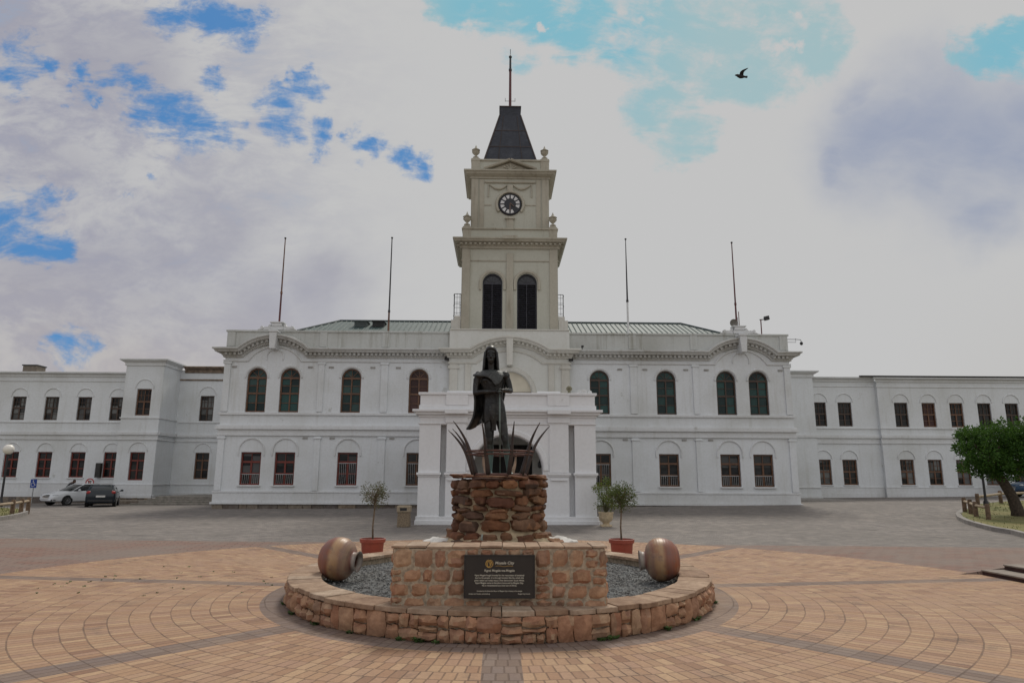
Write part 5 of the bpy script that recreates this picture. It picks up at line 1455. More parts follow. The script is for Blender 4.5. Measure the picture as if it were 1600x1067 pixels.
# ------------------------------------------------------------------ low steps at the right edge
stp = thing('paved_steps', (9.6, 12.5, 0), 'low brick steps with dark risers rising at right edge of the plaza', 'steps')
mb = MB()
for k in range(4): mb.box(9.12+.42*k+.012, 16, 8.0, 13.28-.02*k, -.02+.1*k, .10*(k+1)-.03)
mb.build('riser', plain('dark_red_riser', (.045,.018,.014), .8, .3, 6), stp)
mb = MB()
for k in range(4): mb.box(9.12+.42*k-.012, 9.12+.42*(k+1)+.01 if k < 3 else 16, 8.0, 13.28-.02*k, .10*(k+1)-.03, .10*(k+1))
mb.build('tread', plain('pale_paving_tread', (.24,.20,.165), .85, .2, 5), stp, bevel=.008)
mb = MB(); mb.add([(8.72,13.35,.006),(16,13.30,1.0),(16,18.5,.02),(11.5,17.5,.006),(8.72,13.30,-.2),(16,13.30,-.2)], [(0,1,2,3),(4,5,1,0)]); mb.fixn = False
mb.build('ramp', smat(m_red, 'ramp_brick_pavers'), stp)
# ------------------------------------------------------------------ cars
M['car_white'] = plain('white_car_paint', (.62,.64,.66), .22, .03, 2)
M['car_blue'] = plain('dark_teal_car_paint', (.006,.014,.022), .22, .1, 2)
M['car_glass'] = plain('car_glass', (.012,.016,.018), .08, .1, 3)
M['red_lens'] = plain('red_lens', (.30,.012,.010), .25, .1)
M['lens'] = plain('clear_lens', (.45,.48,.50), .12, .1, 12)
M['plate'] = plain('white_plate', (.6,.6,.58), .5, .05)
def car(kind, loc, rot, label, paint_, k=1.):
    c = thing('parked_car', (0,0,0), label, 'car', 'parked cars')
    sedan = kind == 'sedan'
    S = [(-2.28,.66,.42,.86),(-2.2,.78,.32,.96),(-1.95,.86,.24,1.01),(-1.2,.895,.2,.985),(0,.90,.2,.95),(1.0,.895,.2,.915),(1.5,.885,.22,.865),(1.95,.84,.23,.77),(2.2,.74,.26,.66),(2.31,.60,.32,.56)] if sedan else \
        [(-1.92,.70,.36,.90),(-1.86,.80,.28,1.0),(-1.6,.84,.24,1.02),(-.8,.85,.2,1.0),(.2,.85,.2,.98),(.9,.845,.2,.95),(1.3,.83,.22,.9),(1.7,.78,.24,.80),(1.9,.66,.28,.68),(1.97,.5,.34,.58)]
    m = MB(); rr = []
    for x, w, zb, zs in S:
        h = [(w*.80,zb),(w*.95,zb+.07),(w,zb+.28 if zb+.28 < zs-.1 else zs-.12),(w*.985,zs-.10),(w*.92,zs-.015),(w*.6,zs+.02),(0,zs+.03)]
        rr.append([(x,-a,b_) for a, b_ in h]+[(x,a,b_) for a, b_ in reversed(h[:-1])])
    m.rings(rr); m.build('body', M[paint_], c, smooth=True, angle=42, bevel=0)
    G_ = [(.96,-1.80,1.10,.78,.80),(1.20,-1.42,.62,.68,.70),(1.37,-1.02,.22,.575,.59),(1.395,-.95,.12,.54,.56)] if sedan else [(.98,-1.86,.98,.76,.77),(1.16,-1.66,.56,.69,.70),(1.33,-1.32,.14,.575,.59),(1.35,-1.25,.06,.54,.55)]
    lv_ = lambda z,xr,xf,hr_,hf: [(xr,-hr_*.86,z),(xr+.12,-hr_,z),(xf-.25,-hf,z),(xf,-hf*.72,z),(xf,hf*.72,z),(xf-.25,hf,z),(xr+.12,hr_,z),(xr,hr_*.86,z)]
    m = MB(); m.rings([lv_(*g) for g in G_]); m.build('window', M['car_glass'], c, smooth=True, angle=30)
    t3, t4 = G_[2], G_[3]
    m = MB(); m.rings([lv_(t3[0]-.015,t3[1]-.04,t3[2]+.05,t3[3]+.015,t3[4]+.015), lv_(t3[0]+.02,t3[1]-.02,t3[2]+.02,t3[3]+.01,t3[4]+.01), lv_(t4[0]+.02,t4[1]+.1,t4[2]-.1,t4[3]-.05,t4[4]-.05)])
    for s in (-1, 1):
        for i0, i1, r_ in ((0,2,.045),(0,2,.04)):
            pass
        m.tube([(G_[0][2]-.12,s*.66,.93),(G_[1][2]-.12,s*.62,1.2),(t3[2]-.06,s*.545,1.35 if sedan else 1.31)], .034, 6)
        m.tube([(G_[0][1]+.06,s*.72,.95),(G_[1][1]+.06,s*.64,1.2),(t3[1]+.05,s*.55,1.35 if sedan else 1.31)], .055, 6)
    m.build('roof', M[paint_], c, smooth=True, angle=50)
    for s in (-1, 1):
        for x in ((1.42,-1.36) if sedan else (1.22,-1.20)):
            w = .885 if sedan else .835
            a = MB(); a.lathe([(.355,-.02),(.355,.0),(.30,.004),(0,.004)], (x,s*w,.315), 28, Matrix.Rotation(-s*PI/2, 3, 'X')); q = a.build('wheel_arch', M['black'], c)
            a = MB(); a.lathe([(.20,-.19),(.30,-.19),(.318,-.16),(.318,-.02),(.30,.012),(.20,.014),(.19,-.02)], (x,s*w,.315), 28, Matrix.Rotation(-s*PI/2, 3, 'X')); wh = a.build('wheel', M['tyre'], c, smooth=True, angle=40)
            a = MB(); a.lathe([(.205,.0),(.20,.012),(.185,.0),(.06,-.012),(.05,.014),(0,.014)], (x,s*w,.315), 24, Matrix.Rotation(-s*PI/2, 3, 'X'))
            for j in range(10):
                an = 2*PI*j/10; a.obox((x+.12*math.cos(an), s*(w+.008), .315+.12*math.sin(an)), (.15,.02,.022), Matrix.Rotation(-an, 3, 'Y'))
            q = a.build('rim', M['rim'], None); q.parent = wh
        a = MB()
        if sedan: a.ell((2.02,s*.66,.665), (.24,.13,.062), 14, Matrix.Rotation(-s*.45, 3, 'Z')); a.build('headlight', M['lens'], c, smooth=True, angle=180)
        else: a.ell((1.72,s*.62,.72), (.2,.12,.06), 12); a.build('headlight', M['lens'], c, smooth=True, angle=180)
        a = MB(); xr = S[0][0]
        a.ell((xr+.08,s*.66,.80 if sedan else .90), (.10,.14,.07 if sedan else .11), 12); a.build('tail_light', M['red_lens'], c, smooth=True, angle=180)
        a = MB(); a.ell((.72 if sedan else .55,s*.98,.99), (.075,.10,.065), 10); a.tube([(.72 if sedan else .55,s*.84,.95),(.72 if sedan else .55,s*.95,.97)], .03, 6); a.build('wing_mirror', M[paint_], c, smooth=True, angle=180)
        a = MB()
        for x in ((.1,-.85) if sedan else (-.1,)): a.box(x-.09, x+.09, s*.905-.012, s*.905+.012, .80, .825)
        a.build('door_handle', M['chrome'], c)
        a = MB(); a.box(-.34,-.28, s*.705-.03, s*.705+.03, .97, 1.2); a.build('door_pillar', M['black'], c)
    xf = S[-1][0]
    a = MB(); a.ell((xf-.15,0,.575), (.185,.47,.125), 18); gr = a.build('grille', M['black'], c, smooth=True, angle=180)
    a = MB()
    for z in (.535,.575,.615): a.box(xf-.02, xf+.025, -.36, .36, z-.008, z+.008)
    a.lathe([(.075,0),(.075,.02),(.055,.02),(.055,.0)], (xf+.02,0,.58), 20, Matrix.Rotation(PI/2, 3, 'Y'))
    q = a.build('grille_bars', M['chrome'], None); q.parent = gr
    a = MB(); a.box(xf-.12, xf-.02, -.62, .62, .30, .40); a.ell((xf-.18,.62,.37), (.12,.14,.06), 10); a.ell((xf-.18,-.62,.37), (.12,.14,.06), 10); a.build('front_intake', M['black'], c)
    a = MB(); a.box(xf+.0, xf+.03, -.25, .25, .42, .52); a.build('number_plate', M['plate'], c)
    xr = S[0][0]
    a = MB(); a.box(xr-.02, xr+.02, -.25, .25, .62, .73); a.build('number_plate', M['plate'], c)
    a = MB(); a.box(xr-.01, xr+.1, -.68, .68, .34, .46); a.build('rear_bumper', M['black'], c, bevel=.02)
    c.location = loc; c.rotation_euler = (0,0,rot); c.scale = (k,k,k)
    return c
car('sedan', (-25.35,42.95,.085), R(245), 'white sedan parked by the left wing with its front towards the plaza', 'car_white', .88)
car('hatch', (-22.45,40.3,.09), R(114.5), 'dark teal hatchback parked tail outwards in front of the white sedan', 'car_blue', .88)
car('hatch', (34.6,43.5,zg(34.6,43.5)), R(175), 'blue car half out of the frame behind the leaning tree', 'car_blue', 1.)
for o_ in bpy.data.objects:
    if o_.parent and o_.parent.get('label','').startswith('blue car') and o_.type == 'MESH' and o_.data.materials[0] == M['car_blue']:
        o_.data.materials[0] = M.setdefault('car_blue2', plain('mid_blue_car_paint', (.03,.07,.13), .25, .1, 2))

# ------------------------------------------------------------------ person bending by the white car
pz0 = .03; X_, Y_ = -26.75, 43.95
prs = thing('person', (X_, Y_, pz0), 'person in dark clothes bending forward behind the white sedan', 'person')
b = MB()
def lm(p, r_): b.tube(p, r_, 10); [b.ell(q, (k,k,k), 8) for q, k in zip(p, r_)]
def Q(x, y, z): return (X_+x, Y_+y, pz0+z)
lm([Q(-.02,-.05,.85),Q(.10,-.03,1.05),Q(.24,-.02,1.24)], [.15,.16,.15]); lm([Q(.26,0,1.27),Q(.33,0,1.34)], [.07,.06])
b.ell(Q(.37,0,1.42), (.095,.085,.12), 12); b.ell(Q(.455,0,1.40), (.02,.018,.025), 6); b.ell(Q(.43,0,1.345), (.035,.04,.025), 6)
for s in (-1, 1):
    b.ell(Q(.37,s*.088,1.41), (.02,.012,.03), 6); b.ell(Q(.445,s*.032,1.43), (.012,.014,.01), 6)
    lm([Q(.24,s*.19,1.22),Q(.36,s*.21,1.0),Q(.55,s*.14,.92)], [.065,.052,.036])
    b.ell(Q(.60,s*.13,.915), (.05,.035,.02), 8)
    for k in range(4): b.tube([Q(.63,s*.13+(k-1.5)*.018,.917),Q(.68-.008*abs(k-1.5),s*.13+(k-1.5)*.02,.912),Q(.70-.01*abs(k-1.5),s*.13+(k-1.5)*.02,.895)], [.010,.009,.007], 6)
    b.tube([Q(.58,s*.10,.915),Q(.61,s*.075,.91),Q(.635,s*.07,.90)], [.012,.011,.008], 6)
    lm([Q(-.02,s*.09,.82),Q(.03,s*.10,.45),Q(-.02,s*.10,.08)], [.10,.075,.05]); b.ell(Q(.05,s*.10,.04), (.13,.05,.045), 8)
ms, t, bb = newmat('dark_clothing_and_skin'); p = t.obj(); x, y, z = t.sep(p)
skin = t.m('MAXIMUM', t.m('GREATER_THAN', z, 1.315), t.m('GREATER_THAN', x, .53)); hairm = t.m('GREATER_THAN', t.m('SUBTRACT', z, t.m('MULTIPLY', x, .55)), 1.245)
cc = t.mix(skin, t.mix(t.ss(t.noise(p, 5, 3), .3, .7), (.014,.016,.02), (.028,.03,.036)), (.10,.055,.035)); cc = t.mix(t.m('MULTIPLY', hairm, skin), cc, (.012,.010,.009))
t.put(bb.inputs['Base Color'], cc); bb.inputs['Roughness'].default_value = .8
o = b.build('body', ms, None, base=(X_,Y_,pz0)); meshify(o, remesh=.011, smooth_it=2); par(o, prs)

# ------------------------------------------------------------------ signs, roof fittings
M['blue_sign'] = plain('blue_sign_face', (.01,.05,.28), .5, .1); M['sign_white'] = plain('white_sign_face', (.7,.7,.7), .5, .05); M['sign_red'] = plain('red_sign_ring', (.40,.03,.03), .5, .1)
sx, sy = -29.75, 45.3; sz = zg(sx,sy)
sg = thing('parking_sign', (sx,sy,sz), 'small blue wheelchair parking sign on a post by the left wing', 'sign')
m = MB(); m.tube([(sx,sy+.03,sz-.1),(sx,sy+.03,sz+1.5)], .03, 8); m.build('post', M['steel'], sg)
m = MB(); m.box(sx-.2,sx+.2,sy-.02,sy,sz+.98,sz+1.52); m.build('panel', M['blue_sign'], sg, bevel=.006)
m = MB(); cx_, cz_ = sx, sz+1.25
m.lathe([(.035,-.003),(.035,.003)], (cx_-.03,sy-.024,cz_+.17), 12, Matrix.Rotation(PI/2,3,'X'))
def st_(pts, r_=.016): m.tube([(cx_+a, sy-.024, cz_+c) for a, c in pts], r_, 6)
st_([(-.03,.12),(-.02,0),(.07,0),(.10,-.12),(.14,-.11)]); st_([(-.025,.07),(.06,.06)]); st_([(.12*math.cos(R(a))-.02, .12*math.sin(R(a))-.07) for a in range(120,381,20)], .013)
m.build('wheelchair_symbol', M['sign_white'], sg)
sx, sy = -26.55, 45.9; sz = zg(sx,sy); zc_ = 1.36
sg = thing('no_stopping_sign', (sx,sy,sz), 'round red ringed prohibition sign seen over the white sedan roof', 'sign')
Rx = Matrix.Rotation(PI/2,3,'X')
m = MB(); m.tube([(sx,sy+.03,sz-.1),(sx,sy+.03,zc_+.2)], .03, 8); m.build('post', M['steel'], sg)
m = MB(); m.lathe([(.27,-.01),(.27,.01),(0,.01)], (sx,sy,zc_), 28, Rx); m.build('panel', M['sign_white'], sg)
m = MB(); m.lathe([(.275,.0),(.275,.016),(.21,.016),(.21,.0)], (sx,sy,zc_), 28, Rx); m.obox((sx,sy-.015,zc_), (.46,.01,.05), Matrix.Rotation(R(45),3,'Y')); m.build('red_ring', M['sign_red'], sg)
m = MB(); m.box(sx-.10,sx-.05,sy-.014,sy-.009,zc_-.13,zc_+.13); m.box(sx-.05,sx+.08,sy-.014,sy-.009,zc_+.08,zc_+.13); m.box(sx-.05,sx+.08,sy-.014,sy-.009,zc_-.03,zc_+.02); m.box(sx+.05,sx+.10,sy-.014,sy-.009,zc_-.02,zc_+.12); m.build('symbol', M['black'], sg)
# flagpoles
def flagpole(x, y, z0, z1, lower, upper, zsplit, label, r0=.055, r1=.028, ball=True):
    f = thing('flagpole', (x,y,z0), label, 'flagpole', 'bare flagpoles on the town hall')
    m = MB(); m.tube([(x,y,z0),(x,y,zsplit)], [r0, r0*.85], 10); m.lathe([(r0*2,0),(r0*2,.04),(r0*1.1,.06)], (x,y,z0), 12); m.build('lower_pole', M[lower], f, smooth=True, angle=50)
    m = MB(); m.tube([(x,y,zsplit),(x,y,z1)], [r0*.8, r1], 10); m.tube([(x,y,zsplit-.05),(x,y,zsplit+.08)], r0*1.15, 10); m.build('upper_pole', M[upper], f, smooth=True, angle=50)
    if ball: m = MB(); m.ell((x,y,z1+.03), (.06,.06,.06), 10); m.build('finial_ball', M['iron'], f, smooth=True, angle=180)
    return f
flagpole(-11.91, 36.3, 9.90, 14.72, 'pole_red', 'pole_rust', 11.6, 'maroon and rust flagpole rising from the left curved gable')
flagpole(-6.0, 36.25, 9.46, 14.79, 'pole_rust', 'iron', 10.6, 'dark flagpole on the parapet between left gable and tower')
flagpole(7.03, 36.25, 9.46, 14.86, 'trim', 'iron', 11.3, 'flagpole with white lower half on the parapet right of tower', .06, .02)
flagpole(13.02, 36.3, 9.90, 14.74, 'pole_red', 'pole_red', 11.2, 'maroon flagpole rising from the right curved gable beside dish')
f = flagpole(X0, SYc, 23.8, 27.5, 'pole_red', 'iron', 26.6, 'tall dark pole with ball and spike on the tower spire', .085, .06, False)
m = MB(); m.ell((X0,SYc,27.52), (.10,.10,.10), 12); m.tube([(X0,SYc,27.55),(X0,SYc,28.05)], .018, 6); m.tube([(X0-.3,SYc,24.5),(X0+.3,SYc,24.5)], .012, 6); m.tube([(X0,SYc-.3,24.5),(X0,SYc+.3,24.5)], .012, 6)
for s in (-1,1): m.tube([(X0+s*.3,SYc,24.47),(X0+s*.3,SYc,24.7)], .012, 6)
m.build('ball_and_spike', M['iron'], f, smooth=True, angle=60)
d = thing('satellite_dish', (12.9,36.45,9.9), 'small grey satellite dish beside the right gable flagpole', 'satellite dish')
m = MB(); mm = Matrix.Rotation(R(100),3,'X'); m.lathe([(.0,-.05),(.12,-.03),(.21,.02),(.215,.03),(.12,-.015),(.0,-.035)], (12.82,36.2,10.12), 24, mm); m.build('dish', plain('dusty_dish', (.16,.15,.13), .6), d, smooth=True, angle=60)
m = MB(); m.tube([(12.95,36.4,9.80),(12.95,36.4,10.2)], .03, 8); m.tube([(12.95,36.4,10.12),(12.82,36.25,10.12)], .025, 8); m.build('bracket', M['pole_red'], d)
d = thing('antenna_mast', (13.22,36.45,9.85), 'short thin antenna mast just right of the maroon flagpole', 'antenna')
m = MB(); m.tube([(13.22,36.45,9.85),(13.22,36.45,10.82)], .022, 8); m.build('mast', M['pole_rust'], d)
m = MB(); m.tube([(13.15,36.45,10.05),(13.15,36.45,10.5)], .015, 6); m.tube([(13.14,36.45,10.1),(13.24,36.45,10.1)], .012, 6); m.build('aerial', M['steel'], d)
d = thing('floodlight', (14.37,36.3,9.46), 'black floodlight on a red post on the right end parapet', 'floodlight')
m = MB(); m.tube([(14.37,36.3,9.46),(14.37,36.3,10.36)], .032, 8); m.build('post', M['pole_red'], d)
m = MB(); m.tube([(14.30,36.3,10.34),(14.6,36.3,10.36)], .03, 8); m.obox((14.68,36.25,10.42), (.24,.22,.22), Matrix.Rotation(R(-12),3,'Y')); m.build('lamp_head', M['black'], d, bevel=.015)
d = thing('security_camera', (15.75,36.2,9.1), 'dome camera hanging from a bracket at right end of the parapet', 'camera')
m = MB(); m.tube([(15.64,36.15,9.22),(16.2,36.15,9.22),(16.42,36.15,9.20),(16.45,36.15,9.10)], .016, 6); m.tube([(15.64,36.15,9.06),(16.15,36.15,9.06),(16.15,36.15,9.27)], .012, 6); m.build('bracket', M['iron'], d)
m = MB(); m.ell((16.45,36.15,9.0), (.085,.085,.10), 14); m.build('dome', M['black'], d, smooth=True, angle=180)
for x, lb_ in ((X0-CB-.12, 'small dark spotlight under the cornice left of the centre bay'), (X0+CB+.05, 'small dark spotlight under the cornice right of the centre bay')):
    d = thing('spotlight', (x,35.9,7.95), lb_, 'spotlight')
    m = MB(); m.obox((x,35.72,7.94), (.24,.26,.13), Matrix.Rotation(R(20),3,'X')); m.build('lamp_head', M['black'], d, bevel=.01)
    m = MB(); m.tube([(x,35.99,8.02),(x,35.8,7.96)], .025, 6); m.build('bracket', M['iron'], d)
d = thing('security_camera', (4.42,35.5,8.5), 'tiny black camera standing on the cornice right of the centre bay', 'camera')
m = MB(); m.box(4.36,4.48,35.42,35.62,8.56,8.66); m.build('camera_body', M['black'], d, bevel=.01); m = MB(); m.tube([(4.42,35.55,8.47),(4.42,35.55,8.58)], .02, 6); m.build('stem', M['black'], d)
# ladder frames beside the tower
for x, s, lb_ in ((X0-TH-.28, -1, 'thin steel access ladder frame on the left side of tower'), (X0+TH+.22, 1, 'thin steel access ladder frame on the right side of tower')):
    d = thing('access_ladder', (x,37.6,9.5), lb_, 'ladder', 'access ladders beside the tower')
    m = MB()
    for a in (-.19,.19): m.tube([(x+a,37.6,9.4),(x+a,37.6,12.0)], .018, 6)
    m.tube([(x-.19,37.6,12.0),(x+.19,37.6,12.0)], .016, 6); m.build('rails', M['iron'], d)
    m = MB()
    for k in range(8): z = 9.7+.3*k; m.tube([(x-.19,37.6,z),(x+.19,37.6,z)], .011, 5)
    m.build('rungs', M['iron'], d)
    m = MB()
    for z in (10.7,11.3,11.9): m.tube([(x-s*.0+.22*math.cos(R(a)),37.6-.42*math.sin(R(a)),z) for a in range(0,181,20)], .011, 5)
    for a in (50,90,130): m.tube([(x+.22*math.cos(R(a)),37.6-.42*math.sin(R(a)),10.7),(x+.22*math.cos(R(a)),37.6-.42*math.sin(R(a)),11.9)], .009, 5)
    m.build('safety_cage', M['iron'], d)
d = thing('rooftop_unit', (-34.0,50,8.48), 'brown box unit standing on the roof of the left wing', 'air unit')
m = MB(); m.box(-34.5,-33.5,49.6,50.6,8.48,9.60); m.build('casing', plain('brown_casing', (.14,.115,.09), .8), d, bevel=.02); m = MB(); m.box(-34.55,-33.45,49.55,50.65,9.60,9.68); m.build('lid', M['iron'], d)
ax = LX[0]-.62
d = thing('air_conditioner', (ax, LY-.2, 1.7), 'dark air conditioner box beside a ground floor window of left wing', 'air conditioner')
m = MB(); m.box(ax-.16,ax+.16,LY-.3,LY-.02,1.68,2.62); m.build('casing', plain('dark_green_grey_casing', (.035,.035,.03), .6), d, bevel=.02)
m = MB()
for k in range(8): m.box(ax-.13,ax+.13,LY-.315,LY-.30,1.78+k*.1,1.82+k*.1)
m.build('vent_grille', M['iron'], d)
d = thing('roof_ornament', (2.72,26.25,4.95), 'small grey green urn shaped ornament on the porch parapet', 'ornament')
m = MB(); m.lathe([(.09,0),(.09,.03),(.05,.06),(.05,.1),(.10,.14),(.12,.20),(.09,.26),(.05,.30),(.0,.31)], (2.72,26.2,4.95), 14); m.build('urn', plain('mossy_stone', (.19,.18,.12), .9, .3, 12), d, smooth=True, angle=60)
for x, w, h, lb_ in ((3.1,.16,.09,'left little white block on the right end of porch parapet'),(3.28,.2,.12,'middle little white block on the right end of porch parapet'),(3.5,.16,.09,'right little white block on the right end of porch parapet')):
    m = MB(); m.box(x-w/2,x+w/2,26.05,26.25,4.951,4.951+h); m.box(x-w/2+.03,x+w/2-.03,26.08,26.22,4.951+h,4.951+h+.03); tag(m.build('stone_block', M['trim'], bevel=.02), lb_, 'block', 'little white blocks on the porch parapet')
d = thing('wall_lantern', (1.55,27.2,2.2), 'small dark lantern on the wall inside the porch arch', 'lantern')
m = MB(); m.lathe([(.03,0),(.08,.04),(.09,.2),(.04,.26),(0,.28)], (1.62,27.0,2.14), 10); m.build('lamp', M['black'], d); m = MB(); m.tube([(1.62,27.0,2.42),(1.62,27.05,2.5),(1.72,27.1,2.5)], .015, 6); m.build('bracket', M['iron'], d)

# ------------------------------------------------------------------ bird
bm2 = MB(); bx0, by0, bz0 = 11.7, 30.0, 21.08
def BP(x, z, y=0): return (bx0+x*.82, by0+y*.82, bz0+z*.82)
bm2.tube([BP(-.33,.03),BP(-.29,.045),BP(-.22,.05),BP(-.13,.01),BP(.0,-.035),BP(.12,-.045),BP(.22,-.05),BP(.36,-.065),BP(.40,-.068)], [.006,.032,.052,.075,.098,.085,.055,.03,.016], 12)
def wing(s):
    P_ = [(-.08,.02,.05),(-.06,.16,.16),(.02,.21,.26),(.16,.235,.36),(.30,.245,.44)]
    C_ = [.24,.22,.20,.13,.03]; rr = []
    for (x, z, y), c in zip(P_, C_): rr.append([BP(x,z,s*y),BP(x+c*.4,z+.012,s*y),BP(x+c,z-.02,s*y),BP(x+c*.4,z-.012,s*y)])
    bm2.rings(rr)
wing(1); wing(-1)
bm2.tube([BP(.2,-.05),BP(.30,-.058),BP(.41,-.066)], [.03,.05,.055], 8)
tag(bm2.build('bird', plain('black_feathers', (.012,.012,.013), .6), smooth=True, angle=60, base=(bx0,by0,bz0)), 'dark pigeon like bird flying left high in the sky with raised wings', 'bird')

# ------------------------------------------------------------------ camera
yaw, pit, roll = R(1.1), R(11.31), R(.24)
fw = Vector((math.sin(yaw)*math.cos(pit), math.cos(yaw)*math.cos(pit), math.sin(pit)))
r0 = Vector((math.cos(yaw), -math.sin(yaw), 0)); u0 = r0.cross(fw)
rt = r0*math.cos(roll)+u0*math.sin(roll); upv = rt.cross(fw)
cd = bpy.data.cameras.new('camera'); cam = bpy.data.objects.new('camera', cd); col.objects.link(cam)
mw = Matrix((rt, upv, -fw)).transposed().to_4x4(); mw.translation = Vector((0,0,1.75)); cam.matrix_world = mw
cd.sensor_width = 36; cd.lens = 36*1067/1600; cd.clip_end = 3000; cd.clip_start = .1
sc.camera = cam
def sky_dir(px, py): return (fw*1067+rt*(px-800)+upv*(533.5-py)).normalized()

# ------------------------------------------------------------------ sky: broken bright cloud with blue gaps
SUN_EL, SUN_AZ = R(52), R(14)
w = bpy.data.worlds.new('World'); sc.world = w; w.use_nodes = True
t = NT(w.node_tree); bg = w.node_tree.nodes['Background']; bg.inputs['Strength'].default_value = .1
sk = t.n('ShaderNodeTexSky', sky_type='NISHITA'); sk.sun_disc = False; sk.sun_elevation = SUN_EL; sk.sun_rotation = SUN_AZ; sk.altitude = 1700
d = t.n('ShaderNodeTexCoord').outputs['Generated']; dx, dy, dz = t.sep(d)
den = t.m('ADD', t.m('MAXIMUM', dz, 0.), .22); q = t.comb(t.m('DIVIDE', dx, den), t.m('DIVIDE', dy, den))
qa = t.n('ShaderNodeMapping'); t.put(qa.inputs[0], q); qa.inputs['Rotation'].default_value = (0,0,R(-28)); qa.inputs['Scale'].default_value = (1.,2.1,1.)
qs_ = qa.outputs[0]                                                    # streaks run from upper left to lower right
def vadd(a, nz_, k):
    x = t.n('ShaderNodeVectorMath', operation='MULTIPLY_ADD'); t.put(x.inputs[0], nz_); x.inputs[1].default_value = (k,k,k)
    y = t.n('ShaderNodeVectorMath', operation='SUBTRACT'); t.put(y.inputs[0], a); y.inputs[1].default_value = (k*.5,k*.5,k*.5); t.put(x.inputs[2], y.outputs[0]); return x.outputs[0]
dyc = t.m('MAXIMUM', t.m('ABSOLUTE', dy), .25)
ga = t.n('ShaderNodeMapping'); t.put(ga.inputs[0], t.comb(t.m('DIVIDE', dx, dyc), t.m('DIVIDE', dz, dyc))); ga.inputs['Rotation'].default_value = (0,0,R(27)); ga.inputs['Scale'].default_value = (1.,2.0,1.)
qs = ga.outputs[0]                                                    # rows of cloudlets drawn out from upper left to lower right
warp = t.noise(qs, 2.4, 3, out=1); wq = vadd(qs, warp, .22)
n_big = t.noise(wq, 2.0, 7, .6); n_mid = t.noise(wq, 6.0, 9, .62); n_fin = t.noise(wq, 17, 9, .66)
dsoft = vadd(vadd(d, t.noise(d, 4, 2, out=1), .16), t.noise(d, 13, 4, .6, out=1), .07)
dw_ = vadd(vadd(vadd(d, t.noise(d, 7, 2, out=1), .11), t.noise(d, 22, 4, .6, out=1), .055), t.noise(d, 70, 4, .6, out=1), .022)
def blobs(L, inner=.15, outer=1.55, vec=None, grow=1.):
    acc = None
    for px, py, r_ in L:
        r_ = r_*grow
        v = sky_dir(px, py); dp = t.n('ShaderNodeVectorMath', operation='DISTANCE'); t.put(dp.inputs[0], vec or dw_); dp.inputs[1].default_value = v
        c = 1/math.sqrt(1+((px-800)**2+(py-533)**2)/1067**2); ang = r_/1067*c
        s_ = t.ss(dp.outputs['Value'], ang*inner, ang*outer, 1, 0)
        acc = s_ if acc is None else t.m('MAXIMUM', acc, s_)
    return acc
deep = [(205,150,32),(230,156,36),(262,168,36),(295,182,34),(330,194,30),(360,205,22),(15,105,34),(45,115,24),(75,128,14),(285,22,34),(310,12,30),(350,22,32),(395,30,26),(335,118,20),(432,178,30),(400,172,22),(472,146,22),(462,125,14),(505,212,20),(565,221,18),(620,238,20),(648,244,18),(5,315,36),(20,345,34),(10,375,36),(60,382,34),(95,392,26),(60,300,24),(100,305,18),(135,312,18),(186,285,12),(110,540,30),(140,538,22),(135,150,14),(240,235,14)]
cyan = [(700,12,40),(760,20,56),(830,20,70),(900,45,75),(975,60,80),(1050,50,90),(1130,60,90),(1220,40,70),(1265,80,50),(1030,150,60),(1070,190,56),(1085,225,40),(1180,130,50),(1150,100,60),(1560,78,46),(1600,62,50),(1525,85,26)]
puffs = [(958,18,20),(972,26,16),(828,40,11),(838,46,8),(1105,66,15),(1122,72,12),(1198,60,16),(1214,52,14),(1228,14,16),(1190,18,10)]
bd = blobs(deep, 0., 1.75, grow=1.30); bc = blobs(cyan); bp_ = blobs(puffs)
nz = t.m('ADD', t.m('MULTIPLY', t.m('SUBTRACT', n_mid, .5), 2.0), t.m('MULTIPLY', t.m('SUBTRACT', n_fin, .5), 1.5))
cd_ = t.ss(t.m('ADD', bd, t.m('MULTIPLY', nz, t.ss(bd, 0., .4, 0., 1.5))), .18, 1.18)
cc_ = t.ss(t.m('ADD', bc, t.m('MULTIPLY', nz, t.ss(bc, 0., .35, 0., 1.1))), .15, 1.05)
cc_ = t.m('MULTIPLY', cc_, t.m('SUBTRACT', 1., t.ss(t.m('ADD', bp_, t.m('MULTIPLY', nz, 1.1)), .25, 1.1)))
lx = t.ss(dx, -.62, -.05, 1, 0)                                       # left part of the sky is more broken
thin = t.m('MULTIPLY', t.ss(t.m('ADD', n_mid, t.m('MULTIPLY', t.m('SUBTRACT', n_fin, .5), .6)), .56, .80), t.m('MULTIPLY', lx, t.ss(dz, .18, .35, 0, .8)))
sky_c = t.n('ShaderNodeVectorMath', operation='MULTIPLY'); t.put(sky_c.inputs[0], sk.outputs[0]); sky_c.inputs[1].default_value = (.55,1.0,1.05)
deep_c = t.mix(.85, sky_c.outputs[0], (.70,2.25,5.1)); cdeep = blobs([(860,20,150),(740,10,70),(960,60,60),(1570,75,70)], .1, 1.9, d); cyan_c = t.mix(.88, sky_c.outputs[0], t.mix(cdeep, (3.65,5.15,5.2), (1.95,4.8,5.7)))
W0 = (5.40,5.40,5.40)
gr_r = blobs([(1430,225,110),(1500,250,110),(1570,250,90),(1590,190,70),(1375,150,38),(1545,330,60),(1450,290,60),(1350,250,40)], .0, 1.75, dsoft)
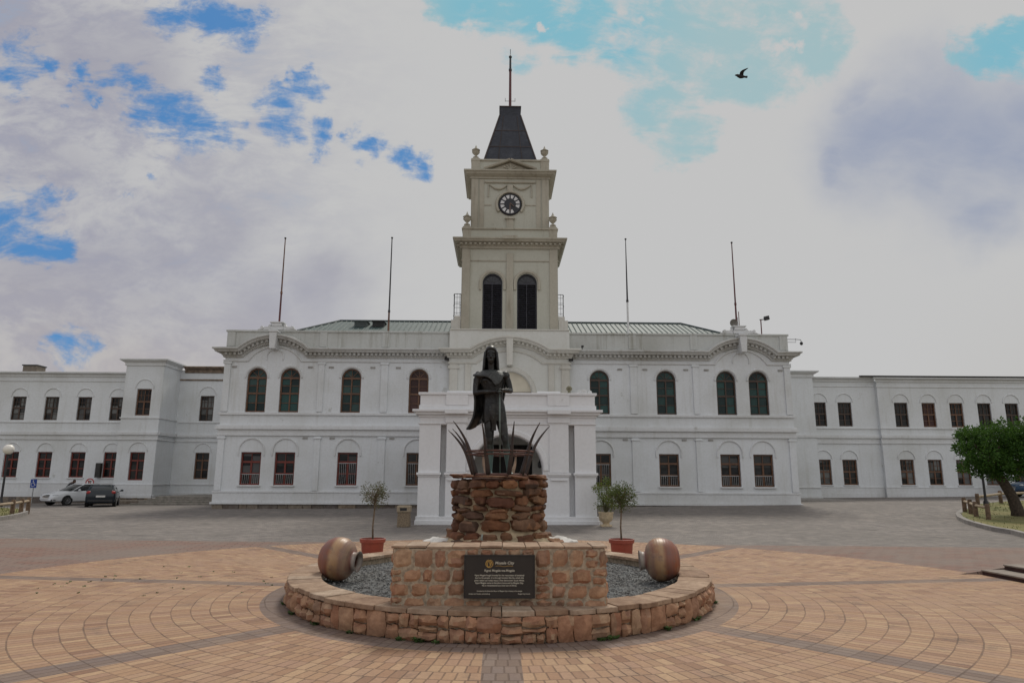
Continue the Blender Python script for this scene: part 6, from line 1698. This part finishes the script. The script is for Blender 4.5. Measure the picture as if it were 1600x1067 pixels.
gr_l = blobs([(40,470,120),(150,455,120),(270,440,90),(60,250,110),(20,40,90),(160,80,90),(330,330,90),(520,430,60),(400,470,90),(1020,470,1)], .0, 1.75, dsoft)
cl = t.mix(t.m('MULTIPLY', lx, t.ss(t.m('ADD', t.m('MULTIPLY', n_mid, .6), t.m('MULTIPLY', n_fin, .4)), .40, .58, .1, 1.)), W0, (3.45,3.5,4.25))
cl = t.mix(t.m('MULTIPLY', gr_l, t.ss(n_big, .35, .65, .2, .85)), cl, (3.45,3.45,4.05))
cl = t.mix(t.m('MULTIPLY', gr_r, t.ss(t.m('ADD', n_big, t.m('MULTIPLY', n_mid, .35)), .45, .78, .45, 1.)), cl, (3.15,3.55,4.6))
hz = t.ss(dz, .10, .27, 1, 0)
cl = t.mix(t.m('MULTIPLY', hz, t.m('MULTIPLY', t.ss(n_big, .35, .65, .4, .9), lx)), cl, (4.55,4.15,3.95))
cl = t.mix(t.m('MULTIPLY', t.ss(dx, .45, .75), t.m('MULTIPLY', hz, .6)), cl, (4.9,4.75,4.5))
c = t.mix(thin, cl, (3.0,3.75,5.0)); c = t.mix(t.m('MULTIPLY', cd_, .95), c, deep_c); c = t.mix(t.m('MULTIPLY', cc_, .92), c, cyan_c)
back = t.ss(dy, -.45, .15, 1.30, 1.)                                   # unseen sky behind the camera, given added brightness to light the facade
vb = t.n('ShaderNodeVectorMath', operation='SCALE'); t.put(vb.inputs[0], c); t.put(vb.inputs['Scale'], back)
t.put(bg.inputs['Color'], vb.outputs[0])
sl = bpy.data.lights.new('sun', 'SUN'); so = bpy.data.objects.new('sun', sl); col.objects.link(so)
sl.energy = 2.0; sl.angle = R(15); sl.color = (1.,.95,.86)
sd = Vector((math.sin(SUN_AZ)*math.cos(SUN_EL), math.cos(SUN_AZ)*math.cos(SUN_EL), math.sin(SUN_EL)))
so.rotation_euler = sd.to_track_quat('Z', 'Y').to_euler(); so.location = (0,0,60)
sc.view_settings.view_transform = 'Standard'; sc.view_settings.look = 'None'; sc.view_settings.exposure = 0; sc.view_settings.gamma = 1
